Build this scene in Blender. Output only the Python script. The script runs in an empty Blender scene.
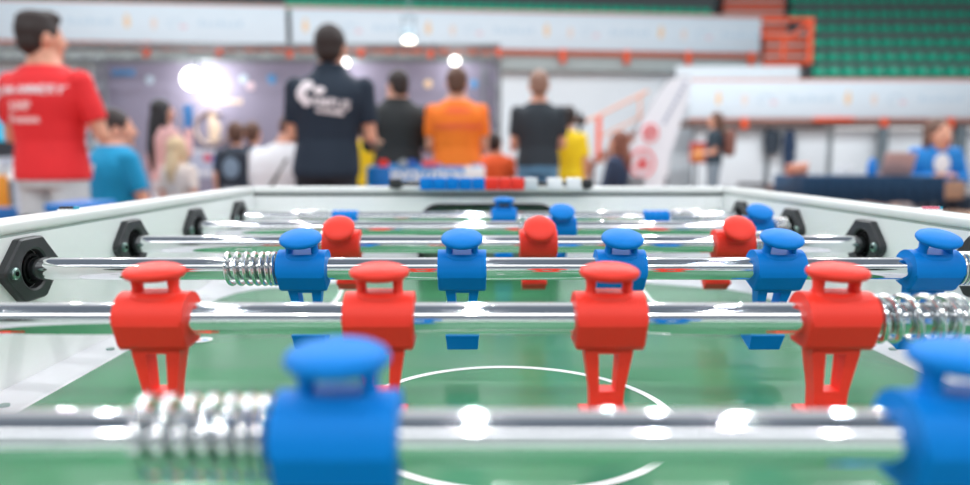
import bpy, bmesh, math, random
from mathutils import Vector, Matrix
from mathutils.bvhtree import BVHTree
random.seed(7)
R = math.radians
S = bpy.context.scene
COL = S.collection

# ---------------------------------------------------------------- camera
F = 700.7; XV = 472.05; YH = 156.4
CAM = Vector((-0.0242, 0.0, 1.019))
PITCH = math.atan((242.5 - YH) / F)
cd = bpy.data.cameras.new('camera'); cam = bpy.data.objects.new('camera', cd); COL.objects.link(cam)
cam.location = CAM; cam.rotation_euler = (R(90) - PITCH, 0, 0)
cd.sensor_width = 36; cd.lens = 36 * F / 970
cd.shift_x = (485 - XV) / 970
cd.clip_start = 0.02; cd.clip_end = 200
cd.dof.use_dof = True; cd.dof.focus_distance = 0.46; cd.dof.aperture_fstop = 3.9
S.camera = cam

# ---------------------------------------------------------------- world and light
w = bpy.data.worlds.new('world'); S.world = w; w.use_nodes = True
nt = w.node_tree; bg = nt.nodes['Background']
tc = nt.nodes.new('ShaderNodeTexCoord'); sp = nt.nodes.new('ShaderNodeSeparateXYZ'); rp = nt.nodes.new('ShaderNodeValToRGB')
mp = nt.nodes.new('ShaderNodeMath'); mp.operation = 'MULTIPLY_ADD'; mp.inputs[1].default_value = .5; mp.inputs[2].default_value = .5
nt.links.new(tc.outputs['Generated'], sp.inputs[0]); nt.links.new(sp.outputs['Z'], mp.inputs[0])
nt.links.new(mp.outputs[0], rp.inputs[0]); nt.links.new(rp.outputs[0], bg.inputs[0])
cr = rp.color_ramp
for e in list(cr.elements)[1:]: cr.elements.remove(e)
cr.elements[0].position = 0; cr.elements[0].color = (.30, .28, .27, 1)
for p, c in [(.49, (.30, .30, .31)), (.53, (.44, .47, .50)), (.58, (.20, .23, .26)), (.70, (.09, .105, .125)), (1.0, (.10, .12, .15))]:
    e = cr.elements.new(p); e.color = (*c, 1)
# world raised towards +Y as an added glow that brightens the rod tops
yr = nt.nodes.new('ShaderNodeMapRange'); yr.inputs[1].default_value = .25; yr.inputs[2].default_value = .7; yr.inputs[3].default_value = 0; yr.inputs[4].default_value = .5
ad = nt.nodes.new('ShaderNodeMix'); ad.data_type = 'RGBA'; ad.blend_type = 'ADD'; ad.clamp_result = False; ad.inputs[0].default_value = 1
cb = nt.nodes.new('ShaderNodeCombineColor')
nt.links.new(sp.outputs['Y'], yr.inputs[0])
for i in range(3): nt.links.new(yr.outputs[0], cb.inputs[i])
nt.links.new(rp.outputs[0], ad.inputs[6]); nt.links.new(cb.outputs[0], ad.inputs[7]); nt.links.new(ad.outputs[2], bg.inputs[0])
bg.inputs[1].default_value = 1.25
def area(x, y, z, sz, power, col=(.97, .985, 1)):
    l = bpy.data.lights.new('hall_lamp', 'AREA'); l.shape = 'DISK'; l.size = sz; l.energy = power; l.color = col
    o = bpy.data.objects.new('hall_lamp', l); COL.objects.link(o); o.location = (x, y, z)
for lx in (-12, -9, -6, -3, 0, 3, 6, 9, 12):
    for ly, pw in ((-9, 75), (-3, 60), (3, 60), (9, 130), (14, 125)):
        area(lx, ly, 8.5, .18, pw)
# unseen area light added high behind the camera to brighten camera-facing surfaces
l = bpy.data.lights.new('rear_fill', 'AREA'); l.shape = 'RECTANGLE'; l.size = 26; l.size_y = 3.0; l.energy = 600; l.color = (.97, .985, 1)
o = bpy.data.objects.new('rear_fill', l); COL.objects.link(o); o.location = (0, -12, 11.5); o.rotation_euler = (R(62), 0, 0)
S.view_settings.view_transform = 'Standard'; S.view_settings.look = 'None'
S.view_settings.gamma = 1; S.view_settings.use_curve_mapping = False
S.view_settings.exposure = 0.4

# ---------------------------------------------------------------- helpers
def W(px, py, d):
    """the point of the place seen at a photo pixel, d metres down the hall"""
    c, s = math.cos(PITCH), math.sin(PITCH)
    v = (py - 242.5) / F; u = (px - XV) / F
    t = d / (c - v * s)
    return Vector((CAM.x + u * t, d, CAM.z + (-s - v * c) * t))
MATS = {}
def mat(name, col, rough=.5, metal=0, var=.06, scale=40, bump=0, emit=0, coat=0, spec=.5, sss=0):
    if name in MATS: return MATS[name]
    m = bpy.data.materials.new(name); m.use_nodes = True; n = m.node_tree; b = n.nodes['Principled BSDF']
    b.inputs['Roughness'].default_value = rough; b.inputs['Metallic'].default_value = metal
    b.inputs['Coat Weight'].default_value = coat; b.inputs['Specular IOR Level'].default_value = spec
    if sss:
        b.inputs['Subsurface Weight'].default_value = sss; b.inputs['Subsurface Scale'].default_value = .004
    t = n.nodes.new('ShaderNodeTexCoord'); no = n.nodes.new('ShaderNodeTexNoise'); no.inputs['Scale'].default_value = scale
    no.inputs['Detail'].default_value = 4
    n.links.new(t.outputs['Object'], no.inputs['Vector'])
    mx = n.nodes.new('ShaderNodeMix'); mx.data_type = 'RGBA'
    mx.inputs[6].default_value = (*[c * (1 - var) for c in col], 1); mx.inputs[7].default_value = (*[min(1, c * (1 + var)) for c in col], 1)
    n.links.new(no.outputs['Fac'], mx.inputs[0]); n.links.new(mx.outputs[2], b.inputs['Base Color'])
    if bump:
        bp = n.nodes.new('ShaderNodeBump'); bp.inputs['Strength'].default_value = bump; bp.inputs['Distance'].default_value = .001
        n.links.new(no.outputs['Fac'], bp.inputs['Height']); n.links.new(bp.outputs[0], b.inputs['Normal'])
    if emit:
        b.inputs['Emission Color'].default_value = (*col, 1); b.inputs['Emission Strength'].default_value = emit
    MATS[name] = m; return m
def sr(r, g, b):
    f = lambda v: (v / 255) / 12.92 if v / 255 <= .04045 else ((v / 255 + .055) / 1.055) ** 2.4
    return (f(r), f(g), f(b))

class MB:
    def __init__(s): s.bm = bmesh.new()
    def face(s, vs):
        try: s.bm.faces.new(vs)
        except ValueError: pass
    def box(s, x0, x1, y0, y1, z0, z1, bev=0, seg=2, M=None):
        t = bmesh.new(); bmesh.ops.create_cube(t, size=1)
        for v in t.verts: v.co = Vector((x0 + (v.co.x + .5) * (x1 - x0), y0 + (v.co.y + .5) * (y1 - y0), z0 + (v.co.z + .5) * (z1 - z0)))
        if bev: bmesh.ops.bevel(t, geom=t.edges[:] + t.verts[:], offset=bev, segments=seg, profile=.5, affect='EDGES')
        if M: t.transform(M)
        s.join(t); return s
    def join(s, t):
        me = bpy.data.meshes.new('t'); t.to_mesh(me); t.free(); s.bm.from_mesh(me); bpy.data.meshes.remove(me)
    def rings(s, rs, cap=True):
        L = [[s.bm.verts.new(p) for p in r] for r in rs]
        n = len(L[0])
        for a, b in zip(L, L[1:]):
            for i in range(n): s.face((a[i], a[(i + 1) % n], b[(i + 1) % n], b[i]))
        if cap: s.face(L[0][::-1]); s.face(L[-1])
        return s
    def tube(s, pts, rad, seg=16, cap=True, flat=1.0):
        pts = [Vector(p) for p in pts]
        if not hasattr(rad, '__len__'): rad = [rad] * len(pts)
        T0 = (pts[1] - pts[0]).normalized(); up = Vector((0, 0, 1)) if abs(T0.z) < .9 else Vector((0, 1, 0))
        N = T0.cross(up).normalized(); rs = []
        for i, p in enumerate(pts):
            T = (pts[min(i + 1, len(pts) - 1)] - pts[max(i - 1, 0)]).normalized()
            N = (N - T * N.dot(T)).normalized(); B = T.cross(N)
            rs.append([p + (N * math.cos(2 * math.pi * k / seg) + B * math.sin(2 * math.pi * k / seg) * flat) * rad[i] for k in range(seg)])
        return s.rings(rs, cap)
    def prism(s, prof, x0, x1, bev=0, axis='x'):
        t = bmesh.new()
        f = (lambda a, b, x: (x, a, b)) if axis == 'x' else ((lambda a, b, x: (a, x, b)) if axis == 'y' else (lambda a, b, x: (a, b, x)))
        A = [t.verts.new(f(a, b, x0)) for a, b in prof]; B = [t.verts.new(f(a, b, x1)) for a, b in prof]; n = len(prof)
        ca = t.faces.new(A); cb = t.faces.new(B[::-1])
        for i in range(n): t.faces.new((A[i], B[i], B[(i + 1) % n], A[(i + 1) % n]))
        if bev: bmesh.ops.bevel(t, geom=list(ca.edges) + list(cb.edges), offset=bev, segments=2, profile=.5, affect='EDGES')
        bmesh.ops.recalc_face_normals(t, faces=t.faces)
        s.join(t); return s
    def ell(s, c, r, seg=20, rg=12, M=None):
        t = bmesh.new(); bmesh.ops.create_uvsphere(t, u_segments=seg, v_segments=rg, radius=1)
        for v in t.verts: v.co = Vector((c[0] + v.co.x * r[0], c[1] + v.co.y * r[1], c[2] + v.co.z * r[2]))
        if M: t.transform(M)
        s.join(t); return s
    def build(s, name, m, parent=None, smooth=True, angle=35, loc=None):
        bmesh.ops.recalc_face_normals(s.bm, faces=s.bm.faces)
        me = bpy.data.meshes.new(name); s.bm.to_mesh(me); s.bm.free()
        if smooth:
            me.shade_smooth() if hasattr(me, 'shade_smooth') else None
            try: me.set_sharp_from_angle(angle=R(angle))
            except Exception: pass
        me.materials.append(m)
        o = bpy.data.objects.new(name, me); COL.objects.link(o)
        if parent: o.parent = parent
        if loc: o.location = loc
        return o
def tag(o, label, cat, group=None, kind=None):
    if label: o['label'] = label
    if cat: o['category'] = cat
    if group: o['group'] = group
    if kind: o['kind'] = kind
    return o
def empty(name, loc=(0, 0, 0), rz=0, rx=0, parent=None):
    o = bpy.data.objects.new(name, None); COL.objects.link(o); o.location = loc; o.rotation_euler = (rx, 0, rz); o.empty_display_size = .05
    if parent: o.parent = parent
    return o
def copy_tree(o, parent=None):
    c = o.copy(); COL.objects.link(c); c.parent = parent
    for ch in list(o.children): copy_tree(ch, c)
    return c
def struct(o): o['kind'] = 'structure'; return o
def slab(mb, p0, p1, z0, z1, th, bev=0):
    """upright slab between two plan points, its thickness going away from the camera"""
    a = Vector((p0[0], p0[1])); b = Vector((p1[0], p1[1])); d = b - a; L = d.length; ang = math.atan2(d.y, d.x)
    M = Matrix.Translation((a.x, a.y, 0)) @ Matrix.Rotation(ang, 4, 'Z')
    return mb.box(0, L, 0, th, z0, z1, bev, M=M)
def text_mesh(txt, size, loc, rot, m, name, parent=None, ext=.001, align='CENTER', shear=0, onto=None, bold=.0):
    cu = bpy.data.curves.new('t', 'FONT'); cu.body = txt; cu.size = size; cu.align_x = align; cu.align_y = 'CENTER'; cu.extrude = ext; cu.shear = shear; cu.offset = bold
    o = bpy.data.objects.new('t', cu); COL.objects.link(o)
    dg = bpy.context.evaluated_depsgraph_get(); me = bpy.data.meshes.new_from_object(o.evaluated_get(dg))
    bpy.data.objects.remove(o); me.transform(Matrix.Translation(loc) @ rot.to_4x4())
    if onto is not None: drape(me, onto)
    me.materials.clear(); me.materials.append(m)
    r = bpy.data.objects.new(name, me); COL.objects.link(r); r.parent = parent
    return r
def drape(me, tgt):
    """lay a print on the back (-Y side) of a garment, both in the wearer's space"""
    bm = bmesh.new(); bm.from_mesh(tgt.data); bv = BVHTree.FromBMesh(bm); bm.free()
    for v in me.vertices:
        h = bv.ray_cast(Vector((v.co.x, -1.5, v.co.z)), Vector((0, 1, 0)))
        if h[0] is not None: v.co.y = h[0].y - .003 + (v.co.y if abs(v.co.y) < .003 else 0)

# ---------------------------------------------------------------- materials
white_lam = mat('white_laminate', sr(238, 241, 239), .38, var=.02, scale=300, bump=.03)
cap_mat = mat('white_cap', sr(226, 229, 226), .3, var=.02, scale=60)
strip_mat = mat('white_strip', sr(216, 216, 220), .35, var=.03, scale=120)
chrome = mat('chrome', (.86, .87, .88), .055, 1, var=.02, scale=30)
steel = mat('spring_steel', (.72, .74, .74), .16, 1, var=.05)
zinc = mat('zinc_screw', sr(150, 175, 170), .3, 1)
red_p = mat('red_plastic', sr(240, 56, 40), .45, spec=.3, var=.03, scale=500, bump=.02, sss=.05)
blue_p = mat('blue_plastic', sr(0, 120, 204), .5, spec=.15, var=.03, scale=500, bump=.02)
black_p = mat('black_plastic', sr(42, 44, 46), .42, var=.1, scale=300, bump=.05)
black_d = mat('black_recess', sr(12, 12, 13), .8, spec=.1)
white_p = mat('white_plastic', sr(236, 238, 240), .4)
line_w = mat('white_line', sr(232, 236, 232), .4)
gap_mat = mat('joint_shadow', sr(60, 72, 68), .6)
# playfield: satin green with a faint random change of tone
field = bpy.data.materials.new('green_playfield'); field.use_nodes = True
n = field.node_tree; b = n.nodes['Principled BSDF']; t = n.nodes.new('ShaderNodeTexCoord'); wv = n.nodes.new('ShaderNodeTexNoise')
wv.inputs['Scale'].default_value = 6
rr = n.nodes.new('ShaderNodeMix'); rr.data_type = 'RGBA'; rr.inputs[6].default_value = (*sr(54, 120, 80), 1); rr.inputs[7].default_value = (*sr(68, 136, 94), 1)
n.links.new(t.outputs['Object'], wv.inputs['Vector']); n.links.new(wv.outputs['Fac'], rr.inputs[0]); n.links.new(rr.outputs[2], b.inputs['Base Color'])
b.inputs['Roughness'].default_value = .22; b.inputs['Specular IOR Level'].default_value = .65

# ================================================================ THE HALL
FZ = 0.0
floor = struct(MB().box(-30, 30, -14, 36, -.1, 0).build('floor', mat('parquet', sr(150, 112, 96), .35, var=.25, scale=3)))
# rear gallery: its front runs from far left to the middle right, a little away from us
A0 = W(-80, 40, 19.8); A1 = W(762, 52, 22.4)
def on_gallery(px):
    # plan point on the gallery front seen at column px
    u = (px - XV) / F; d = (A1.y - A0.y); e = (A1.x - A0.x)
    # CAM.x + u*y*k = A0.x + e*s ; y = A0.y + d*s
    k = .971
    s = (CAM.x + u * A0.y * k - A0.x) / (e - u * d * k)
    return Vector((A0.x + e * s, A0.y + d * s))
zb = lambda py, d: W(400, py, d).z
z_b0 = 4.42; z_b1 = 5.58
g0, g1 = on_gallery(-80), on_gallery(762)
z_b0 = (W(100, 42, on_gallery(100).y).z + W(700, 50.5, on_gallery(700).y).z) / 2
z_b1 = (W(100, 5, on_gallery(100).y).z + W(700, 15.5, on_gallery(700).y).z) / 2
wallm = mat('hall_wall', sr(228, 238, 244), .7, var=.03, scale=2)
off = Vector((0, .5))
struct(slab(MB(), g0 + off, on_gallery(840) + off, 0, z_b0 - .2, .2).build('wall_back', wallm))
struct(slab(MB(), g0 + Vector((0, .1)), on_gallery(818) + Vector((0, .1)), z_b0 - .62, z_b0 - .18, 1.2).build('trim_1', mat('grey_concrete', sr(166, 178, 178), .7, var=.08, scale=5)))
struct(slab(MB(), g0, on_gallery(762), z_b0 - .2, z_b0 + .02, .10).build('trim_2', mat('brown_beam', sr(186, 104, 82), .6, var=.15, scale=3)))
banner_w = mat('banner_white', sr(214, 230, 240), .55, var=.03, scale=2)
orange_m = mat('orange_paint', sr(232, 92, 52), .5)
gold_m = mat('pale_orange_print', sr(236, 206, 166), .6); pb_m = mat('pale_blue_print', sr(194, 217, 232), .6); pr_m = mat('pale_red_print', sr(226, 204, 214), .6)
def banner(p0, p1, z0, z1, label, marks):
    t = empty('gallery_banner', (p0.x, p0.y, z0)); tag(t, label, 'banner')
    d = Vector((p1.x - p0.x, p1.y - p0.y)); L = d.length; ang = math.atan2(d.y, d.x); H = z1 - z0
    t.rotation_euler = (0, 0, ang)
    MB().box(0, L, -.05, -.02, 0, H, .004).build('banner_sheet', banner_w, t)
    k = 0; x = marks
    while x < L - 1.2:
        # the repeating row of sponsor marks: crest, crest, swirl, a line of words
        m = MB(); m.ell((x, -.052, H * .52), (.085, .004, .16)); m.ell((x, -.054, H * .70), (.045, .004, .05)); m.build('crest_print', gold_m, t)
        m = MB(); m.ell((x + .72, -.052, H * .52), (.09, .004, .13)); m.box(x + .66, x + .78, -.056, -.05, H * .34, H * .42); m.build('crest_print', mat('pale_pink_print', sr(226, 216, 210), .6), t)
        m = MB(); m.tube([(x + 1.3 + .2 * math.cos(a * .5), -.052, H * .5 + .12 * math.sin(a * .5)) for a in range(10)], .02, 6); m.build('swirl_print', pb_m, t)
        MB().ell((x + 1.52, -.052, H * .42), (.1, .004, .06)).build('swirl_print', pr_m, t)
        m = MB()
        for j in range(7): m.box(x + 1.95 + j * .18, x + 2.08 + j * .18, -.054, -.05, H * .44, H * (.56 if j % 3 else .62))
        m.build('word_print', pb_m, t); x += 3.55
    return t
banner(on_gallery(-60), on_gallery(286.5), z_b0, z_b1, 'long white sponsor banner on gallery rail at upper left', 1.4)
banner(on_gallery(291.5), on_gallery(760), z_b0 - .03, z_b1 - .03, 'long white sponsor banner on gallery rail at upper centre', .4)
first = None
for px in (40, 146, 218, 289, 361, 430, 498, 563, 627, 689, 752):
    p = on_gallery(px)
    o = MB().box(-.09, .09, -.10, -.01, -.42, -.02, .01).build('rail_bracket', orange_m) if first is None else first.copy()
    if first is None: first = o
    else: COL.objects.link(o)
    o.location = (p.x, p.y - .01, z_b0); 
    tag(o, 'short orange steel bracket holding the gallery rail below the long banners', 'bracket', 'orange brackets along the upper gallery')
# top rail of the gallery
struct(slab(MB(), g0, on_gallery(762), z_b1 + .0, z_b1 + .07, .08).build('trim_3', mat('pink_rail', sr(214, 170, 160), .5)))

# seats
green_m = mat('green_seat', sr(0, 166, 132), .45, var=.08, scale=4)
def seat_mesh():
    m = MB()
    m.box(-.165, .165, -.02, .36, -.02, .03, .015)
    m.rings([[Vector((-.17 + .34 * k / 8, .34 + .03 * i + .05 * (1 - ((k - 4) / 4) ** 2) + dy,   .02 + .088 * i)) for k in (range(9))] + [Vector((.17 - .34 * k / 8, .34 + .03 * i + .05 * (1 - ((k - 4) / 4) ** 2) + dy + .025,   .02 + .088 * i)) for k in range(9)] for i, dy in enumerate((0, 0, 0, 0))])
    m.box(-.03, .03, .05, .3, -.2, 0)
    return m
seat0 = seat_mesh().build('stadium_seat', green_m)
used = [False]
def seat(x, y, z, label, group, ang=0):
    o = seat0.copy() if used[0] else seat0
    if used[0]: COL.objects.link(o)
    used[0] = True; o.location = (x, y, z); o.rotation_euler = (0, 0, ang); tag(o, label, 'seat', group)
dark_tier = mat('dark_concrete', sr(84, 92, 94), .8, var=.1, scale=4)
gang = math.atan2(A1.y - A0.y, A1.x - A0.x)
# tier above the gallery banner (centre)
tz = z_b1 + .12
struct(slab(MB(), on_gallery(-80) + Vector((0, .3)), on_gallery(735) + Vector((0, .3)), tz - 1.2, tz - .25, 1.5).build('trim_4', dark_tier))
for px in range(286, 722, 13):
    p = on_gallery(px); seat(p.x, p.y + .5, tz + .06, 'green plastic stadium seat just above the upper centre banner', 'green seats above the centre banner', gang)
struct(slab(MB(), on_gallery(-80) + Vector((0, 1.9)), on_gallery(735) + Vector((0, 1.9)), tz - .6, tz + 3.5, 3).build('trim_5', dark_tier))

# right grandstand
yB = 19.6
b0 = W(688, 118, yB); b1 = W(1040, 120, yB)
zr0 = W(800, 117.5, yB).z; zr1 = W(800, 82, yB).z
banner(Vector((b0.x, yB)), Vector((b1.x, yB)), zr0, zr1, 'long white sponsor banner below the green seats at right', .8)
struct(MB().box(b0.x, b1.x, yB + .02, yB + .3, zr1 - 1.0, zr1 + .06).build('wall_stand', wallm))
struct(MB().box(b0.x, b1.x, yB, yB + .1, zr1 + .0, zr1 + .09).build('trim_6', mat('pink_rail', sr(214, 170, 160), .5)))
struct(MB().box(b0.x - .3, b1.x, yB - .02, yB + .4, zr0 - .26, zr0 - .10).build('trim_7', mat('dark_beam', sr(104, 88, 84), .6)))
struct(MB().box(b0.x, b1.x, yB - .06, yB + .0, zr0 - .10, zr0 - .03).build('trim_8', mat('pinkbrown_beam', sr(196, 142, 130), .6)))
for px in (743, 882, 948):
    p = W(px, 120, yB); o = first.copy(); COL.objects.link(o); o.location = (p.x, yB - .06, zr0); o.scale = (1, 1, .75); tag(o, 'short orange bracket under the lower right banner', 'bracket', 'orange brackets under the right banner')
tag(MB().box(W(812, 118, yB).x, W(852, 118, yB).x, yB - .14, yB - .07, zr0 - .12, zr0 + .0, .01).build('orange_rail', orange_m), 'bright orange length of rail under the lower right banner', 'rail')
rows = [75, 60.5, 46, 31.5, 17, 3, -11]
tier = MB()
for i, py in enumerate(rows):
    d = yB + .7 + i * .85
    z = W(900, py, d).z
    x0 = W(818, py, d).x; x1 = W(990, py, d).x
    if i >= 4: x0 = W(794, py, d).x
    xl = W(700, 0, d).x
    tier.box(x0 - .1, x1 + 1, d - .25, d + .62, z - .75, z - .06 if i else z - .06)
    k = 0; x = x0 + .2
    while x < x1:
        seat(x, d, z, ['green plastic stadium seat in the lowest row above the right banner', 'green plastic stadium seat in the second row up at right', 'green plastic stadium seat in the third row up at right',
             'green plastic stadium seat in the fourth row up at right', 'green plastic stadium seat in the fifth row up at upper right', 'green plastic stadium seat in the sixth row up at upper right', 'green plastic stadium seat in the topmost row at upper right'][i], f'green seats in tier {i + 1} at right')
        x += .425
struct(tier.build('trim_9', dark_tier))
struct(MB().box(W(560, 0, 28).x, W(1060, 0, 28).x, 28, 28.2, 3, 12).build('wall_upper', dark_tier))
struct(MB().box(W(688, 60, yB).x, W(817, 60, yB).x, yB + 1.0, yB + 1.2, zr1 - .2, W(800, 66, yB + 1).z).build('wall_side', wallm))
# orange gangway stairs between the stands
t = empty('gangway_stairs', (W(790, 60, 22.3).x, 22.3, 0)); tag(t, 'orange and grey gangway stairs between the two seating blocks', 'stairs')
greyp = mat('grey_tread', sr(196, 178, 172), .7)
for i in range(7):
    d = 22.4 + i * .5; z = W(790, 58 - i * 11, d).z; x0 = W(764 - (i > 2) * 42, 50, d).x - t.location.x; x1 = W(816 - (i > 3) * 34, 50, d).x - t.location.x
    MB().box(x0, x1, d - 22.3, d - 21.9, z - .25, z, 0).build('riser', orange_m, t); MB().box(x0, x1, d - 22.35, d - 21.85, z, z + .1, 0).build('tread', greyp, t)
# orange guard frame in front
t = empty('guard_frame', (W(786, 60, 20.4).x, 20.4, W(786, 62, 20.4).z)); tag(t, 'orange tubular guard frame at the end of the centre banner', 'railing')
def P(px, py, d=20.4): q = W(px, py, d); return (q.x - t.location.x, 0, q.z - t.location.z)
MB().tube([P(762, 19), P(814, 20)], .06, 8).build('top_rail', orange_m, t)
MB().tube([P(811, 18), P(809, 64)], .09, 8).build('post', orange_m, t)
MB().tube([P(784, 38), P(783, 60)], .06, 8).build('post', orange_m, t)
MB().tube([P(790, 38), P(811, 20)], .05, 8).build('brace', orange_m, t)
MB().tube([P(762, 36), P(790, 37)], .06, 8).build('middle_rail', orange_m, t)
# under the right stand: pale screens between dark posts
panel_m = mat('pale_screen', sr(226, 236, 242), .6, var=.04, scale=2); post_m = mat('grey_post', sr(104, 118, 126), .5)
edges = [692, 768, 830, 880, 956, 1020]
labs = ['plain pale screen behind the woman with the backpack', 'pale screen behind the hanging dark coats', 'pale screen behind the empty left half of the navy table', 'pale screen right behind the pink laptop', 'pale screen at far right edge beyond seated woman']
for i in range(5):
    a = W(edges[i] + 2, 150, yB + .3); c = W(edges[i + 1] - 3, 150, yB + .3)
    tt = empty('partition_screen', (a.x, a.y, 0)); tag(tt, labs[i], 'screen')
    MB().box(0, c.x - a.x, 0, .03, .1, zr0 - .3, .005).build('panel', panel_m, tt)
    MB().box(-.05, 0, -.02, .05, 0, zr0 - .26, .004).build('frame_post', post_m, tt); MB().box(c.x - a.x, c.x - a.x + .05, -.02, .05, 0, zr0 - .26, .004).build('frame_post', post_m, tt)
for px, lb in ((882, 'grey steel column under the right stand behind laptop'), (960, 'grey steel column under the right stand near right edge')):
    p = W(px, 150, yB - .1); tag(MB().box(-.1, .1, -.1, .1, 0, zr0 - .26, .01).build('steel_column', post_m, loc=(p.x, p.y, 0)), lb, 'column')

# far orange staircase with handrails behind the flag
t = empty('metal_staircase', (W(610, 200, 17).x, 17, 0)); tag(t, 'orange railed staircase rising to the right behind the white flag', 'stairs')
def P(px, py, y=0, d=17): q = W(px, py, d); return (q.x - t.location.x, y, q.z)
pale_o = mat('pale_orange', sr(226, 168, 140), .6)
MB().tube([P(584, 122), P(598, 116), P(648, 91)], .035, 8).build('handrail', pale_o, t)
MB().tube([P(598, 138), P(640, 117)], .025, 8).build('middle_rail', pale_o, t)
MB().tube([P(599, 116), P(598, 160)], .06, 8).build('post', orange_m, t)
MB().tube([P(640, 96), P(640, 140)], .03, 8).build('post', pale_o, t)
bt = mat('brown_step', sr(168, 110, 88), .6)
for i in range(8):
    q = P(594 + i * 7, 160 - i * 4.6); MB().box(q[0] - .1, q[0] + .22, -.5, .5, q[2] - .06, q[2], .005).build('tread', bt, t)
MB().tube([P(590, 168, .5), P(652, 127, .5)], .07, 6).build('stringer', bt, t)
for px_ in (596, 618, 645): a_ = P(px_, 168 - (px_ - 590) * .66, .5); MB().tube([(a_[0], .5, 0), a_], .05, 8).build('support_post', bt, t)

# ---------------------------------------------------------------- photo backdrop, truss, lamps
YD = 9.0
bd = empty('printed_backdrop', (W(298, 150, YD).x, YD, 0)); tag(bd, 'large mauve grey printed backdrop wall under the lighting truss', 'backdrop')
x0 = W(98, 150, YD).x - bd.location.x; x1 = W(497, 150, YD).x - bd.location.x; zt = W(300, 60, YD).z
MB().box(x0, x1, 0, .04, .05, zt).build('backdrop_sheet', mat('mauve_fabric', sr(146, 144, 166), .8, var=.06, scale=1.2), bd)
def Q(px, py, y=-.012): q = W(px, py, YD); return (q.x - bd.location.x, y, q.z)
gold = mat('gold_print', sr(226, 208, 186), .5)
c = Q(213, 128); m = MB()
m.tube([(c[0] + .21 * math.cos(a), c[1], c[2] + .21 * math.sin(a)) for a in [R(60 + i * 12) for i in range(26)]], .045, 8, flat=.2)
m.tube([(c[0], c[1], c[2] - .17), (c[0] + .03, c[1], c[2]), (c[0] - .02, c[1], c[2] + .2)], [.06, .08, .03], 8, flat=.2); m.build('trophy_emblem', gold, bd)
m = MB()
for i in range(9): m.box(c[0] - .1 + i * .055, c[0] - .06 + i * .055, -.01, 0, c[2] + .3, c[2] + .36)
m.build('gold_lettering', gold, bd)
a = Q(190, 149); e = Q(222, 178); MB().box(a[0], e[0], -.012, 0, e[2], a[2]).build('logo_panel', mat('pale_blue_panel', sr(176, 186, 210), .6), bd)
q = Q(208, 158, -.016); MB().ell(q, (.06, .004, .045)).build('red_logo', mat('logo_red', sr(206, 80, 100), .6), bd)
q = Q(214, 159, -.014); MB().ell(q, (.05, .004, .04)).build('blue_logo', mat('logo_blue', sr(90, 120, 190), .6), bd)
m = MB()
for i in range(6): m.box(q[0] - .3 + i * .07, q[0] - .25 + i * .07, -.016, -.012, q[2] - .2, q[2] - .15); m.box(q[0] - .3 + i * .07, q[0] - .25 + i * .07, -.016, -.012, q[2] + .08, q[2] + .12)
m.build('small_lettering', white_p, bd)
q = Q(272, 79); MB().ell(q, (.055, .004, .06)).build('blue_logo', mat('logo_sky', sr(80, 156, 214), .6), bd)
for px, py, mm in ((244, 79, pb_m), (251, 86, pr_m), (150, 80, pb_m), (428, 84, gold_m), (474, 84, mat('logo_sky', (0, 0, 0))), (455, 100, pb_m)):
    MB().ell(Q(px, py), (.05, .004, .05)).build('round_logo', mm, bd)
m = MB()
q = Q(112, 76)
for i in range(6): m.box(q[0] + i * .05, q[0] + .035 + i * .05, -.01, 0, q[2], q[2] + (.09 if i % 2 else .06))
m.build('blue_lettering', mat('logo_sky', (0, 0, 0)), bd)
# second pale backdrop part at far left
tag(MB().box(W(-60, 150, 9.3).x, W(90, 150, 9.3).x, 9.3, 9.34, .05, zt - .1).build('pale_backdrop', mat('pale_fabric', sr(196, 208, 224), .8)), 'pale blue backdrop sheet at far left behind the red shirt', 'backdrop')

al = mat('truss_aluminium', sr(128, 138, 142), .5, .3)
tr = empty('lighting_truss', (W(98, 150, 8.75).x, 8.75, 0)); tag(tr, 'aluminium lattice truss spanning over the mauve backdrop', 'truss')
def truss_beam(p0, p1, w_, nm):
    m = MB(); p0 = Vector(p0); p1 = Vector(p1); D = (p1 - p0); L = D.length; D.normalize()
    s1 = Vector((0, 1, 0)); s2 = D.cross(s1).normalized(); c = [p0 + s1 * a * w_ + s2 * b_ * w_ for a in (-.5, .5) for b_ in (-.5, .5)]
    for q in c: m.tube([q, q + D * L], .018, 8)
    n_ = int(L / w_ + .5)
    for i in range(n_):
        for (u, v) in ((0, 1), (2, 3), (0, 2), (1, 3)):
            a, b_ = (c[u], c[v]) if i % 2 else (c[v], c[u]); m.tube([a + D * L * i / n_, b_ + D * L * (i + 1) / n_], .009, 6)
    return m.build(nm, al, tr)
zt0 = W(300, 53, 8.75).z
xl = W(-40, 53, 8.75).x - tr.location.x; xr = W(500, 53, 8.75).x - tr.location.x
truss_beam((xl, 0, zt0), (xr, 0, zt0), .17, 'truss_span')
truss_beam((-.02, 0, .02), (-.02, 0, zt0 - .09), .2, 'truss_tower'); truss_beam((xr - .1, 0, .02), (xr - .1, 0, zt0 - .09), .2, 'truss_tower')
for x in (-.02, xr - .1): MB().box(x - .25, x + .25, -.25, .25, 0, .02, .004).build('base_plate', al, tr)
glow = mat('lamp_glow', (1, .96, .92), .5, emit=4); glow2 = mat('lamp_glow_warm', (1, .9, .78), .5, emit=5)
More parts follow.
